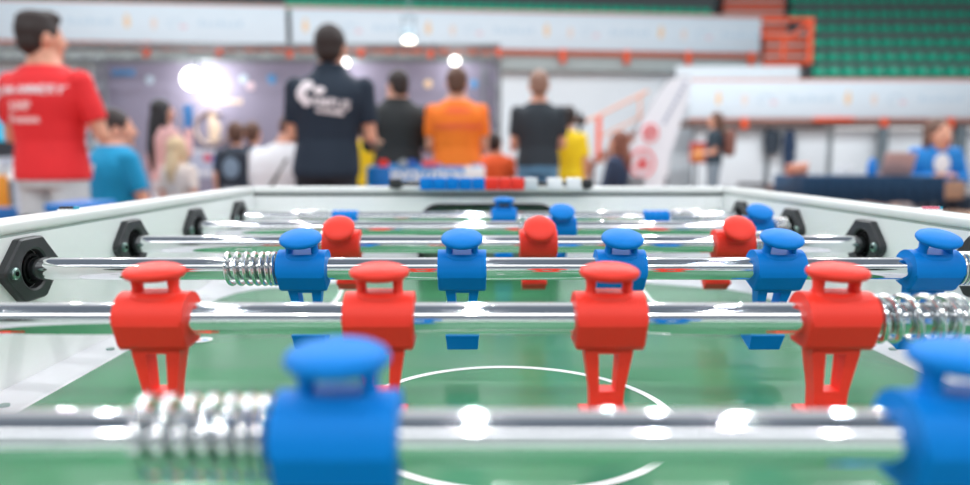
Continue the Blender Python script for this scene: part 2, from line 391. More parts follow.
def flood(px, py, r, label, g, energy):
    d = 8.45; p = W(px, py, d)
    t = empty('stage_lamp', p); tag(t, label, 'lamp')
    m = MB(); n_ = 24
    m.rings([[Vector((rr_ * math.cos(2 * math.pi * k / n_), y, rr_ * math.sin(2 * math.pi * k / n_))) for k in range(n_)] for rr_, y in ((r * 1.06, -.02), (r * 1.08, .02), (r * .8, .12), (r * .3, .2))])
    m.build('housing', black_p, t)
    MB().rings([[Vector((rr_ * math.cos(2 * math.pi * k / n_), y, rr_ * math.sin(2 * math.pi * k / n_))) for k in range(n_)] for rr_, y in ((r, -.022), (r * .97, -.035), (r * .5, -.05))]).build('lens', g, t)
    MB().tube([(0, .1, r * .9), (0, .2, max(.05, zt0 - p.z - .08))], .02, 8).build('clamp', al, t)
    l = bpy.data.lights.new('flare_pool', 'POINT'); l.energy = energy * .9; l.shadow_soft_size = .08; l.color = (1, .95, .93)  # point light added behind the lamp; its pool on the backdrop imitates flare
    o = bpy.data.objects.new('flare_pool', l); COL.objects.link(o); o.location = (p.x, d + .25, p.z)
flood(193, 79, .13, 'large round bright stage lamp in front of the backdrop at left', glow, 20)
flood(345, 63, .055, 'small bright stage lamp just right of the dark polo man\'s neck', glow, 6)
flood(455, 61, .055, 'small bright stage lamp above the orange shirted man', glow, 6)
t = empty('pendant_lamp', W(409, 41, 13)); tag(t, 'round pendant lamp hanging in front of the upper centre banner', 'lamp')
m = MB(); n_ = 24
MB().rings([[Vector((r_ * math.cos(2 * math.pi * k / n_), r_ * math.sin(2 * math.pi * k / n_), z)) for k in range(n_)] for r_, z in ((.16, .07), (.17, .1), (.1, .22), (.05, .24))]).build('lamp_shade', mat('grey_shade', sr(150, 170, 180), .5), t)
MB().ell((0, 0, 0), (.11, .11, .07)).build('bulb', glow2, t)
m = MB().tube([(-.1, 0, .2), (-.1, 0, .42)], .02, 6).tube([(.1, 0, .2), (.1, 0, .42)], .02, 6).tube([(-.14, 0, .42), (.14, 0, .42)], .03, 6).tube([(0, 0, .42), (0, 0, 5)], .01, 6)
m.build('hanger', mat('grey_shade', (0, 0, 0)), t)

# ================================================================ THE FOOSBALL TABLE
PZ = .860; RZ = .9403; HW = .339; Y0 = -.1855; Y1 = 1.0145
ROD0 = .1895
SAG = [0, -.0008, 0, -.0014, -.0021, -.0030]      # the far rods lie a touch lower in the photo
tb = empty('foosball_table', (0, .4145, 0)); tag(tb, 'white foosball table with green playfield filling the foreground', 'foosball table')
def TB(mb, name, m, **k):
    o = mb.build(name, m, tb, **k); o.location = (0, -.4145, 0); return o
TB(MB().box(-HW, HW, Y0, Y1 + .08, PZ - .02, PZ), 'playfield', field)
for s in (-1, 1):
    a, b_ = sorted((s * HW, s * (HW + .03)))
    TB(MB().box(a, b_, Y0 - .03, Y1 + .03, .60, .9645), 'side_wall', white_lam)
    a, b_ = sorted((s * (HW - .0008), s * (HW + (.024 if s < 0 else .020))))
    TB(MB().box(a, b_, Y0 - .026, Y1 + .026, .9655, .9755, .0035, 3), 'cap_rail', cap_mat)
    TB(MB().box(a + .001, b_ - .001, Y0 - .02, Y1 + .02, .9640, .9660), 'cap_joint', mat('side_joint', sr(150, 164, 158), .6))
    # low white side strip along the playfield
    st = MB(); xs = [s * .3085, s * .3095, s * .3385]
    prof = [(s * .3085, PZ), (s * .3095, PZ + .0012), (s * .3388, PZ + .0035), (s * .3388, PZ)]
    st.prism(prof, Y0, Y1, axis='y'); TB(st, 'side_strip', strip_mat)
    for y in (.297, .428, .559, .69):
        o = TB(MB().tube([(s * .3205, y, PZ + .0015), (s * .3205, y, PZ + .0031)], .0032, 16), 'strip_screw', zinc)
    # far corner ramp
    P2 = [(.3085, .775), (.300, .806), (.283, .829), (.254, .842), (.195, .872), (.13, .93), (.1, 1.0144), (.3388, 1.0144), (.3388, .76)]
    rm = MB(); top = [rm.bm.verts.new((s * x, y, PZ + .0008 + (.0 if i < 7 else (.026 if i == 7 else .003)))) for i, (x, y) in enumerate(P2)]
    cen = rm.bm.verts.new((s * .32, .86, PZ + .007))
    for i in range(len(top)): rm.face((top[i], top[(i + 1) % len(top)], cen))
    bot = [rm.bm.verts.new((s * x, y, PZ - .001)) for x, y in P2]
    for i in range(len(top)): rm.face((top[i], bot[i], bot[(i + 1) % len(top)], top[(i + 1) % len(top)]))
    TB(rm, 'corner_ramp', strip_mat, smooth=False)
# far end wall with goal mouth
arc = []
for i in range(9): a = R(90 * i / 8); arc.append((.098 - .03 * (1 - math.sin(a)) * 1 if False else .068 + .03 * math.cos(a), .917 + .03 * math.sin(a)))
mouth = [(.098, PZ)] + arc + [(-x, z) for x, z in arc[::-1]] + [(-.098, PZ)]
prof = [(HW, .62), (HW, .9635), (-HW, .9635), (-HW, .62), (-.2, .62), (-.2, PZ)][:0]
outer = [(.1, PZ - .02), (HW, PZ - .02), (HW, .9635), (-HW, .9635), (-HW, PZ - .02), (-.1, PZ - .02)]
TB(MB().prism(outer + mouth[::-1], Y1, Y1 + .026, axis='y'), 'end_wall', white_lam)
gl = MB(); 
inner = mouth; outr = [(x * 1.05, PZ if z == PZ else PZ + (z - PZ) * 1.05) for x, z in mouth]
n_ = len(mouth)
for (ya, yb) in ((Y1 - .003, Y1 + .027),):
    a1 = [gl.bm.verts.new((x, ya, z)) for x, z in inner]; a2 = [gl.bm.verts.new((x, ya, z)) for x, z in outr]; a3 = [gl.bm.verts.new((x, yb, z)) for x, z in inner]; a4 = [gl.bm.verts.new((x, Y1, z)) for x, z in outr]
    for i in range(n_ - 1):
        gl.face((a1[i], a1[i + 1], a2[i + 1], a2[i])); gl.face((a1[i], a1[i + 1], a3[i + 1], a3[i])); gl.face((a2[i], a2[i + 1], a4[i + 1], a4[i]))
TB(gl, 'goal_frame', black_p)
TB(MB().box(-.11, .11, Y1 + .09, Y1 + .10, PZ - .02, .96).box(-.11, -.1, Y1 + .026, Y1 + .09, PZ, .96).box(.1, .11, Y1 + .026, Y1 + .09, PZ, .96).box(-.11, .11, Y1 + .026, Y1 + .1, .95, .96), 'goal_box', mat('grey_green_goal', sr(120, 150, 130), .6))
TB(MB().box(-HW - .024, HW + .02, Y1 - .0008, Y1 + .024, .9655, .9755, .0035, 3), 'cap_rail', cap_mat)
TB(MB().box(-HW + .0, HW, Y1 - .0006, Y1 + .02, .9622, .9660), 'cap_joint', gap_mat)  # joint strip with the shadow under the cap put into its dark colour
# near end (behind the camera) and cabinet
TB(MB().box(-HW, HW, Y0 - .026, Y0, PZ - .02, .9640), 'end_wall', white_lam)
TB(MB().box(-HW - .024, HW + .02, Y0 - .024, Y0 + .0008, .9655, .9755, .0035, 3), 'cap_rail', cap_mat)
TB(MB().box(-HW, HW, Y0 - .03, Y0 - .005, .60, .839).box(-HW, HW, Y1 + .11, Y1 + .13, .60, .95).box(-HW, HW, Y0, Y1 + .11, .60, .615), 'lower_cabinet', white_lam)
for sx in (-1, 1):
    for y in (Y0 + .03, Y1 - .03):
        TB(MB().box(sx * .3 - .05, sx * .3 + .05, y - .05, y + .05, .04, .60, .006).tube([(sx * .3, y, 0), (sx * .3, y, .045)], [.035, .03], 16), 'leg', white_lam)
# playfield lines
def ring(cx, cy, r0, r1, a0=0, a1=360, n_=96, z=PZ + .0003):
    m = MB(); A = []; B_ = []
    for i in range(n_ + 1):
        a = R(a0 + (a1 - a0) * i / n_); A.append(m.bm.verts.new((cx + r0 * math.cos(a), cy + r0 * math.sin(a), z))); B_.append(m.bm.verts.new((cx + r1 * math.cos(a), cy + r1 * math.sin(a), z)))
    for i in range(n_): m.face((A[i], A[i + 1], B_[i + 1], B_[i]))
    return m
TB(ring(0, .4170, .0972, .1024), 'centre_circle', line_w, smooth=False)
def strip_line(pts, w_):
    m = MB(); L = []
    for i, p in enumerate(pts):
        p = Vector(p); T = (Vector(pts[min(i + 1, len(pts) - 1)]) - Vector(pts[max(i - 1, 0)])).normalized(); N = Vector((-T.y, T.x)) * w_ / 2
        L.append((m.bm.verts.new((*(p + N), PZ + .0003)), m.bm.verts.new((*(p - N), PZ + .0003))))
    for a, b_ in zip(L, L[1:]): m.face((a[0], a[1], b_[1], b_[0]))
    return m
box_pts = [(-.185, .875), (-.176, .78)] + [(-.096 - .078 * math.cos(R(a)), .70 - .075 * math.sin(R(a))) for a in range(0, 91, 9)] + [(.096 + .078 * math.cos(R(a)), .70 - .075 * math.sin(R(a))) for a in range(90, -1, -9)] + [(.176, .78), (.185, .875)]
TB(strip_line(box_pts, .0045), 'penalty_line', line_w, smooth=False)
TB(ring(0, .4175, .0, .0035), 'centre_spot', line_w, smooth=False)
stk = ring(-.2595, .596, 0, .0088, n_=32, z=PZ + .0004); TB(stk, 'round_sticker', white_p, smooth=False)
TB(MB().box(-.2645, -.2605, .5945, .5975, PZ + .0004, PZ + .0006), 'sticker_mark', red_p); TB(MB().box(-.259, -.2545, .594, .597, PZ + .0004, PZ + .0006), 'sticker_mark', blue_p)
# small maker's marks on the side rails
for s, x in ((-1, -.354), (1, .351)):
    TB(MB().box(x - .0075, x + .0075, .568, .588, .9755, .9765, .0004), 'rail_badge', white_p)
    mk = MB()
    for i in range(4): mk.box(x - .006 + i * .0033, x - .0043 + i * .0033, .569, .5745, .9765, .9785)
    TB(mk, 'badge_lettering', black_p if s < 0 else mat('badge_pink', sr(220, 120, 140), .4))
    TB(MB().box(x + .005, x + .0075, .569, .5745, .9765, .9785), 'badge_mark', mat('badge_teal', sr(40, 160, 190), .4))

# rod bearings
def hex_r(a):
    pts = [(12.5, 22.3), (31, 3), (31, -3), (12.5, -22.3), (-12.5, -22.3), (-31, -3), (-31, 3), (-12.5, 22.3)]
    dx, dz = math.cos(a), math.sin(a); best = 1e9
    for i in range(8):
        (ax, az), (bx, bz) = pts[i], pts[(i + 1) % 8]; ex, ez = bx - ax, bz - az; den = dx * ez - dz * ex
        if abs(den) < 1e-9: continue
        t = (ax * ez - az * ex) / den; u = (ax * dz - az * dx) / den
        if t > 0 and -1e-6 <= u <= 1 + 1e-6: best = min(best, t)
    return best / 1000
def bearing_plate():
    m = MB(); N = 64; A = [2 * math.pi * (k + .5) / N for k in range(N)]
    def rg(f, x): return [Vector((x, f(a) * math.cos(a), f(a) * math.sin(a))) for a in A]
    m.rings([rg(hex_r, 0), rg(hex_r, .0045), rg(lambda a: hex_r(a) - .0012, .0058), rg(lambda a: .0155, .0060), rg(lambda a: .0140, .0052), rg(lambda a: .0138, .0006)], cap=False)
    return m
def bushing():
    m = MB(); N = 96; A = [2 * math.pi * k / N for k in range(N)]
    tooth = lambda a: .0108
    def rg(f, x): return [Vector((x, f(a) * math.cos(a), f(a) * math.sin(a))) for a in A]
    m.rings([rg(lambda a: .0136, .0004), rg(tooth, .0008), rg(tooth, .0045), rg(lambda a: .0092, .0048), rg(lambda a: .0086, .001)], cap=False)
    return m
def bolt():
    m = MB(); m.tube([(.0, 0, 0), (.0016, 0, 0), (.0024, 0, 0)], [.0042, .0042, .0034], 20)
    return m
bp0 = None
for n_r in range(6):
    for s in (-1, 1):
        y = ROD0 + .15 * n_r
        if bp0 is None:
            bp0 = bearing_plate().build('rod_bearing', black_p, tb, angle=25)
            bu = bushing().build('bushing', black_d, bp0)
            for q in (-1, 1):
                bo = bolt().build('bolt', zinc, bp0); bo.location = (.0056, q * .0228, 0)
                so = MB().tube([(0, 0, 0), (.0004, 0, 0)], .0018, 6).build('bolt_socket', black_d, bp0, smooth=False); so.location = (.0080, q * .0228, 0)
            o = bp0
        else: o = copy_tree(bp0, tb)
        o.location = (s * HW, y - .4145, RZ + SAG[n_r]); o.rotation_euler = (0, 0, 0 if s < 0 else math.pi)

# ---------------------------------------------------------------- player figures
def fig_body():
    prof = [(-.0136, -.0003)] + [(-.0135 * math.cos(R(a)), .0135 * math.sin(R(a))) for a in range(8, 173, 8)] + [(.0136, -.0003), (.0100, -.0112), (.0078, -.0137), (-.0078, -.0137), (-.0100, -.0112)]
    m = MB().prism([(a, b_) for a, b_ in prof], -.0169, .0169, .0014)
    # shoulder collar
    def rg(hx, hy, z, n_=24): return [Vector((hx * math.copysign(abs(math.cos(2 * math.pi * k / n_)) ** .6, math.cos(2 * math.pi * k / n_)), hy * math.copysign(abs(math.sin(2 * math.pi * k / n_)) ** .6, math.sin(2 * math.pi * k / n_)), z)) for k in range(n_)]
    m.rings([rg(.0125, .0095, .008), rg(.0118, .0080, .0122), rg(.0112, .0060, .0138)])
    return m
def fig_head():
    m = MB()
    def rg(cx, hx, hy, z, n_=16): return [Vector((cx + hx * math.cos(2 * math.pi * k / n_), hy * math.sin(2 * math.pi * k / n_), z)) for k in range(n_)]
    for s in (-1, 1):
        m.rings([rg(s * .0090, .0026, .0050, .0125), rg(s * .0088, .0023, .0040, .0160), rg(s * .0089, .0026, .0045, .0192), rg(s * .0085, .0045, .0060, .0225)])
    N = 40; prof = [(.004, .0200), (.0100, .0201), (.0132, .0211), (.0145, .0225), (.0146, .0239), (.0138, .0251), (.0116, .0263), (.0085, .0272), (.0040, .0278), (.0005, .0280)]
    m.rings([[Vector((r_ * math.cos(2 * math.pi * k / N), r_ * .97 * math.sin(2 * math.pi * k / N), z)) for k in range(N)] for r_, z in prof])
    return m
def fig_leg():
    m = MB()
    def bar(z0, x00, x01, z1, x10, x11, d0, d1):
        m.rings([[Vector(p) for p in ((x00, -d0, z0), (x01, -d0, z0), (x01, d0, z0), (x00, d0, z0))], [Vector(p) for p in ((x10, -d1, z1), (x11, -d1, z1), (x11, d1, z1), (x10, d1, z1))]])
    bar(-.0120, -.0120, .0120, -.0165, -.0117, .0117, .0062, .0058)
    for s in (-1, 1):
        a = sorted((s * .0117, s * .0050)); b_ = sorted((s * .0085, s * .0040)); bar(-.0165, a[0], a[1], -.0365, b_[0], b_[1], .0058, .0045)
    bar(-.0365, -.0085, .0085, -.050, -.0078, .0078, .0045, .0045)
    bmesh.ops.remove_doubles(m.bm, verts=m.bm.verts, dist=1e-6)
    return m
def fig_foot():
    m = MB()
    def rg(hx, y0, y1, z): return [Vector(p) for p in ((-hx, y0, z), (hx, y0, z), (hx, y1, z), (-hx, y1, z))]
    m.rings([rg(.0118, -.0095, .0095, -.0488), rg(.0122, -.0105, .0105, -.0498), rg(.0118, -.0100, .0100, -.053), rg(.0112, -.0088, .0088, -.0625), rg(.0104, -.0080, .0080, -.0634)])
    t_ = m.bm; bmesh.ops.bevel(t_, geom=[e for e in t_.edges if len(e.link_faces) == 2 and e.calc_face_angle(0) > .6], offset=.0008, segments=2, affect='EDGES')
    return m
FIG = {}
def make_fig(col, parent):
    m = red_p if col == 'red' else blue_p
    if col not in FIG:
        b_ = fig_body().build('player_figure', m, parent, angle=13)
        fig_head().build('head', m, b_, angle=50); fig_leg().build('leg', m, b_, angle=20); fig_foot().build('foot', m, b_, angle=30)
        b_['label'] = ('red' if col == 'red' else 'blue') + ' plastic player figure'
        FIG[col] = b_; return b_
    return copy_tree(FIG[col], parent)
def spring(x0, x1, turns, r=.0110, wr=.00115, dense=0, parent=None, ph=0):
    n_ = int(turns * 28); pts = []; cum = []
    for i in range(n_ + 1):
        u = i / n_; tt_ = u
        if dense: tt_ = u - dense * math.sin(2 * math.pi * u) / (2 * math.pi) if dense > 0 else u
        if dense < 0: tt_ = 1 - (1 - u) ** (1 - dense)    # tighter towards x1
        a = 2 * math.pi * turns * u + ph; pts.append((x0 + (x1 - x0) * tt_, r * math.cos(a), r * math.sin(a)))
    return MB().tube(pts, wr, 10).build('bumper_spring', steel, parent, angle=80)
rods = [
 # colour, figure xs, tilt (deg), springs, label
 ('blue', [-.0615, .1125, .290], 2, [(-.1175, -.080, 7, -.25), (.310, .334, 8, 0)], 'nearest chromed rod with blue players blurred at the bottom'),
 ('red', [-.290, -.1795, -.0695, .0430, .1545], 3, [(.1725, .2155, 5.5, .4), (-.334, -.309, 7, 0)], 'second nearest chromed rod, carrying five red players'),
 ('blue', [-.1430, -.0312, .0800, .1905, .2990], 19, [(-.1985, -.162, 7, -.35), (.3175, .335, 6, 0)], 'third nearest chromed rod, carrying five upright blue players'),
 ('red', [-.1435, .0362, .2145], 46, [(.2325, .2445, 4, 0), (-.176, -.1625, 4, 0)], 'chromed rod with three red players tipped towards the camera'),
 ('blue', [-.147, .0760, .2960], 32, [(.024, .044, 3, 0), (.317, .334, 4, 0)], 'second farthest chromed rod, with tilted blue defenders'),
 ('blue', [.0185], 2, [(-.256, -.2155, 6, 0), (.2440, .281, 6, 0)], 'farthest chromed rod, with one blue keeper and ribbed bumpers'),
]
rods[4] = ('blue', [.0760, .2960], 32, [(.026, .056, 4, 0), (.317, .334, 4, 0)], rods[4][4])
for n_r, (col, xs, tilt, sps, label) in enumerate(rods):
    y = ROD0 + .15 * n_r
    rt = empty('player_rod', (0, y, RZ + SAG[n_r])); tag(rt, label, 'foosball rod', 'player rods across the table')
    MB().tube([(-.42, 0, 0), (.42, 0, 0)], .008, 48).build('rod', chrome, rt, angle=60)
    MB().tube([(.42, 0, 0), (.43, 0, 0), (.53, 0, 0), (.54, 0, 0)], [.012, .016, .018, .012], 16).build('handle', black_p, rt) if n_r % 2 else MB().tube([(-.54, 0, 0), (-.53, 0, 0), (-.43, 0, 0), (-.42, 0, 0)], [.012, .018, .016, .012], 16).build('handle', black_p, rt)
    for x in xs:
        f_ = make_fig(col, rt); f_.parent = rt; f_.location = (x, 0, 0); f_.rotation_euler = (R(tilt), 0, 0)
    for i, (a, b_, tn, dn) in enumerate(sps): spring(a, b_, tn, wr=.0016 if n_r == 1 else .0014, dense=dn, parent=rt, ph=i * 1.3)
    if n_r == 5:
        for cx in (-.1945, .2225):
            prof = []; m = MB(); N = 24; rg_ = []
            for k in range(25):
                u = k / 24; r_ = .0092 + .0011 * abs(math.sin(u * math.pi * 4)); r_ = r_ if 0 < k < 24 else .0082
                rg_.append([Vector((cx - .0175 + .035 * u, r_ * math.cos(2 * math.pi * j / N), r_ * math.sin(2 * math.pi * j / N))) for j in range(N)])
            m.rings(rg_); o = m.build('rubber_bumper', blue_p, rt, angle=20); o['label'] = 'ribbed blue bumper sleeve'

# ---------------------------------------------------------------- score counter on the far rail
ys = 1.003; zc = W(500, 183.8, ys).z
sc = empty('score_counter', (W(490, 184, ys).x, ys, zc)); tag(sc, 'score counter of blue, red and white blocks on the far rail', 'score counter')
def sx(px): return W(px, 184, ys).x - sc.location.x
MB().tube([(sx(396), 0, 0), (sx(590), 0, 0)], .0032, 12).build('counter_rod', black_p, sc)
for a, b_ in ((389.5, 402), (583, 592)):
    MB().box(sx(a), sx(b_), -.006, .006, -.006, .007, .0015).build('end_knob', black_p, sc)
    MB().box((sx(a) + sx(b_)) / 2 - .003, (sx(a) + sx(b_)) / 2 + .003, 0, .0125, -.0075, -.002).build('bracket', black_p, sc)
beads = [(420 + 13 * i, blue_p, 'blue') for i in range(5)] + [(485 + 13 * i, red_p, 'red') for i in range(3)] + [(524.5, mat('grey_white_plastic', sr(206, 212, 216), .4), 'pale grey'), (547, white_p, 'white'), (566, white_p, 'white')]
for px, m_, c_ in beads:
    w_ = 13 if px < 540 else 15
    o = MB().box(sx(px) + .0003, sx(px + w_) - .0003, -.0085, .0085, -.0085, .0085, .0016).build('score_block', m_, sc); o['label'] = c_ + ' score block'

# ================================================================ PEOPLE
skin_m = mat('skin', sr(222, 164, 138), .5, sss=.1); hair_d = mat('dark_hair', sr(44, 34, 32), .6, var=.2, scale=80); hair_b = mat('brown_hair', sr(96, 66, 52), .6, var=.2, scale=80)
hair_bl = mat('blonde_hair', sr(214, 188, 150), .6, var=.15, scale=80); hair_k = mat('black_hair', sr(26, 24, 28), .5, var=.2, scale=80)
eye_m = mat('eye', sr(50, 40, 40), .2); lip_m = mat('lips', sr(180, 90, 88), .5); shoe_m = mat('shoe', sr(60, 60, 66), .6)
def remesh(o, vox, sm=6):
    md = o.modifiers.new('r', 'REMESH'); md.mode = 'VOXEL'; md.voxel_size = vox; md.use_smooth_shade = True
    m2 = o.modifiers.new('s', 'SMOOTH'); m2.factor = .5; m2.iterations = sm
    dg = bpy.context.evaluated_depsgraph_get(); me = bpy.data.meshes.new_from_object(o.evaluated_get(dg)); old = o.data
    mm = old.materials[0]; o.modifiers.clear(); o.data = me; bpy.data.meshes.remove(old)
    me.materials.clear(); me.materials.append(mm); me.shade_smooth()
    return o
def person(label, px, d, top, shirt, trousers, hair, face=0, head_turn=0, pose='stand', arms=('down', 'down'), sleeve='short', hairstyle='short', lean=(0, 0), girth=1.0, hem=None, eyes=False, drop=0, bigger=1, collar=1.49, female=False, group=None, child=False, shoulder=1.0, skin=None, hem_py=None, root_px=None):
    """lean = (sideways, forward) shift of the head over the hips in metres"""
    ztop = W(px, top, d).z; sit = pose == 'sit'
    sk = skin or skin_m
    k = ztop / (1.76 - drop) if not sit else ztop / (1.32 - drop)
    rx = W(root_px if root_px is not None else px, 156, d).x
    t = empty('person', (rx, d, 0), rz=R(face)); tag(t, label, 'person', group)
    base = .92 if not sit else .48
    hs = 1.22 if child else 1.10
    def sp_(z):           # a point on the spine, z measured as standing height
        u = max(0, (z - .92) / .84); return Vector((lean[0] * u, lean[1] * u, z - .92 + base))
    def q(v): return Vector(v) * k
    sw = .19 * shoulder * (.9 if female else 1)
    def trunk(m, z0, z1, inf, n_=28):
        prof = [(.86, .150, .110), (.92, .165, .118), (1.0, .158, .112), (1.10, .145 if not female else .125, .102), (1.20, .155, .110), (1.30, .172, .118), (1.37, .178, .112), (1.42, .160, .096), (1.455, .120, .078), (1.485, .082, .064), (1.52, .062, .058), (1.56, .056, .056)]
        def at(z):
            for a, b_ in zip(prof, prof[1:]):
                if a[0] <= z <= b_[0]:
                    u = (z - a[0]) / (b_[0] - a[0]); return a[1] + (b_[1] - a[1]) * u, a[2] + (b_[2] - a[2]) * u
            return prof[-1][1:] if z > prof[-1][0] else prof[0][1:]
        zs = [z0] + [p[0] for p in prof if z0 < p[0] < z1] + [z1]
        rs = []
        for z in zs:
            a, b_ = at(z); a = a * girth * (shoulder if z > 1.2 else 1) + inf; b_ = b_ * girth + inf; c = sp_(z)
            rs.append([q((c.x + a * math.copysign(abs(math.cos(2 * math.pi * j / n_)) ** .85, math.cos(2 * math.pi * j / n_)), c.y + b_ * math.sin(2 * math.pi * j / n_), c.z)) for j in range(n_)])
        m.rings(rs)
    offs = {'down': [(.055, -.02, -.29), (.05, .05, -.54)], 'forward': [(.03, .02, -.28), (.02, .24, -.30)], 'folded': [(.075, .05, -.27), (-.10, .21, -.22)], 'hip': [(.13, -.03, -.26), (.02, .06, -.42)],
            'raised': [(.02, .13, -.2), (-.03, .20, .06)], 'lap': [(.05, .06, -.27), (-.02, .27, -.35)]}
    sh = {}; el = {}; wr = {}
    for i, s in enumerate((-1, 1)):
        c = sp_(1.40); S_ = Vector((c.x + s * sw, c.y, c.z)); e, w_ = offs[arms[i]]
        sh[s] = S_; el[s] = S_ + Vector((s * e[0], e[1], e[2])); wr[s] = S_ + Vector((s * w_[0], w_[1], w_[2]))
    if not sit:
        hip = {s: Vector((s * .09, 0, .90)) for s in (-1, 1)}; kn = {s: Vector((s * .105, .01, .49)) for s in (-1, 1)}; an = {s: Vector((s * .115, -.01, .09)) for s in (-1, 1)}
    else:
        hip = {s: Vector((s * .09, 0, .50)) for s in (-1, 1)}; kn = {s: Vector((s * .13, .42, .50)) for s in (-1, 1)}; an = {s: Vector((s * .13, .44, .09)) for s in (-1, 1)}
    # ---- body, one continuous surface
    m = MB(); trunk(m, .86, 1.56, 0)
    hc = sp_(1.622) + Vector((0, drop * .6, -drop)); hs *= bigger; ht = Matrix.Rotation(R(head_turn), 3, 'Z')
    HM = Matrix.Translation(q(hc)) @ ht.to_4x4() @ Matrix.Scale(k * hs, 4)
    m.tube([q(sp_(1.46)), q(hc + Vector((0, -.01, -.03)))], .055 * k, 14)
    m.ell((0, -.008, .022), (.074, .094, .102), M=HM); m.ell((0, .024, -.048), (.052, .066, .066), M=HM); m.ell((0, .055, -.01), (.055, .042, .07), M=HM)
    m.ell((0, .098, -.012), (.012, .020, .016), M=HM); m.tube([HM @ Vector((0, .088, .03)), HM @ Vector((0, .108, -.014))], [.006 * k, .011 * k], 8)
    m.ell((0, .08, -.05), (.022, .014, .012), M=HM); m.ell((0, .07, -.088), (.022, .02, .018), M=HM)
    for s in (-1, 1): m.ell((s * .076, -.004, -.002), (.010, .020, .032), M=HM)
    for s in (-1, 1):
        m.tube([q(sh[s] + Vector((-s * .07, 0, .0))), q(sh[s]), q(sh[s] * .5 + el[s] * .5), q(el[s])], [.050 * k, .050 * k, .044 * k, .036 * k], 14)
        m.ell(q(sh[s]), (.052 * k,) * 3); m.tube([q(el[s]), q(el[s] * .6 + wr[s] * .4), q(wr[s])], [.037 * k, .037 * k, .024 * k], 14); m.ell(q(el[s]), (.037 * k,) * 3)
        # hand: palm, four unequal curled fingers, thumb from the side
        D = (wr[s] - el[s]).normalized(); side = Vector((0, 0, 1)).cross(D); side = side.normalized() if side.length > .3 else Vector((0, 1, 0)); nrm = D.cross(side)
        p0 = wr[s]; m.tube([q(p0 - D * .01), q(p0 + D * .04), q(p0 + D * .085)], [.022 * k, .036 * k, .036 * k], 12, flat=.45)
        for j, ln in enumerate((.062, .075, .070, .055)):
            a = p0 + D * .08 + side * (-.027 + .018 * j); b1 = a + D * ln * .5 - nrm * .008; b2 = b1 + D * ln * .45 - nrm * .022
            m.tube([q(a - D * .02), q(b1), q(b2)], [.0088 * k, .0082 * k, .007 * k], 8)
        a = p0 + D * .02 - side * .022; m.tube([q(a), q(a + D * .03 - side * .022), q(a + D * .06 - side * .028)], [.012 * k, .0105 * k, .0085 * k], 8)
        m.tube([q(hip[s]), q(hip[s] * .5 + kn[s] * .5), q(kn[s])], [.085 * k, .075 * k, .055 * k], 16)
        m.ell(q(kn[s]), (.055 * k,) * 3); m.tube([q(kn[s]), q(kn[s] * .65 + an[s] * .35 + Vector((0, -.015, 0))), q(an[s])], [.055 * k, .055 * k, .036 * k], 14)
        m.ell(q(an[s] + Vector((0, .06, -.055))), (.042 * k, .11 * k, .032 * k)); m.ell(q(an[s] + Vector((0, 0, -.03))), (.04 * k, .045 * k, .05 * k))
    global HAND; HAND = {s: t.location + Matrix.Rotation(R(face), 3, 'Z') @ q(wr[s] + (wr[s] - el[s]).normalized() * .10) for s in (-1, 1)}
    vox = .0075 if d < 6 else .0105
    body = m.build('body', sk, t); remesh(body, vox, 4)
    # ---- shirt
    m = MB(); trunk(m, hem if hem else .93, collar, .014)
    if sit or female: pass
    for s in (-1, 1):
        m.tube([q(sh[s] + Vector((-s * .09, 0, .0))), q(sh[s]), q(sh[s] * .5 + el[s] * .5)], [.062 * k, .064 * k, .062 * k], 16)
        m.ell(q(sh[s]), (.065 * k,) * 3)
        if sleeve == 'long':
            m.tube([q(sh[s]), q(el[s])], [.060 * k, .052 * k], 16); m.ell(q(el[s]), (.052 * k,) * 3); m.tube([q(el[s]), q(wr[s] * .97 + el[s] * .03)], [.052 * k, .036 * k], 16)
        else: m.tube([q(sh[s]), q(sh[s] * .28 + el[s] * .72)], [.062 * k, .058 * k], 16)
    shirt_o = m.build('shirt' if sleeve != 'long' else 'jacket', shirt, t); remesh(shirt_o, vox, 5)
    # ---- trousers
    m = MB(); trunk(m, .86, 1.0, .006)
    for s in (-1, 1):
        m.tube([q(hip[s] + (Vector((0, 0, .03)) if not sit else Vector((0, -.03, 0)))), q(hip[s] * .5 + kn[s] * .5), q(kn[s])], [.098 * k, .088 * k, .072 * k], 18)
        m.ell(q(kn[s]), (.071 * k,) * 3); m.tube([q(kn[s]), q(an[s] + Vector((0, 0, .02)))], [.07 * k, .056 * k], 16)
    tr_o = m.build('trousers', trousers, t); remesh(tr_o, vox, 5)
    m = MB()
    for s in (-1, 1):
        m = MB(); m.ell(q(an[s] + Vector((0, .065, -.045))), (.05 * k, .13 * k, .042 * k)); m.box(*[v * k for v in (an[s].x - .048, an[s].x + .048, an[s].y - .05, an[s].y + .19, 0, .02)], .006 * k)
        m.build('shoe', shoe_m, t)
    # ---- hair
    m = MB()
    if hairstyle == 'bald': m.ell((0, -.022, -.002), (.078, .088, .07), M=HM)
    else:
        m.ell((0, -.018, .038), (.083, .096, .096), M=HM); m.ell((0, -.045, -.015), (.070, .062, .065), M=HM)
        if hairstyle == 'quiff': m.ell((0, .03, .10), (.06, .06, .04), M=HM); m.ell((0, -.02, .085), (.078, .085, .05), M=HM)
    if hairstyle in ('long', 'very_long'):
        L = -.30 if hairstyle == 'long' else -.55
        m.tube([HM @ Vector((0, -.04, .03)), HM @ Vector((0, -.065, -.08)), HM @ Vector((0, -.10, L * .6)), HM @ Vector((0, -.105, L))], [.085 * k, .088 * k, .08 * k, .03 * k], 16, flat=.75)
        for s in (-1, 1): m.tube([HM @ Vector((s * .06, -.01, .05)), HM @ Vector((s * .082, 0, -.05)), HM @ Vector((s * .09, -.01, L * .55))], [.03 * k, .03 * k, .014 * k], 10)
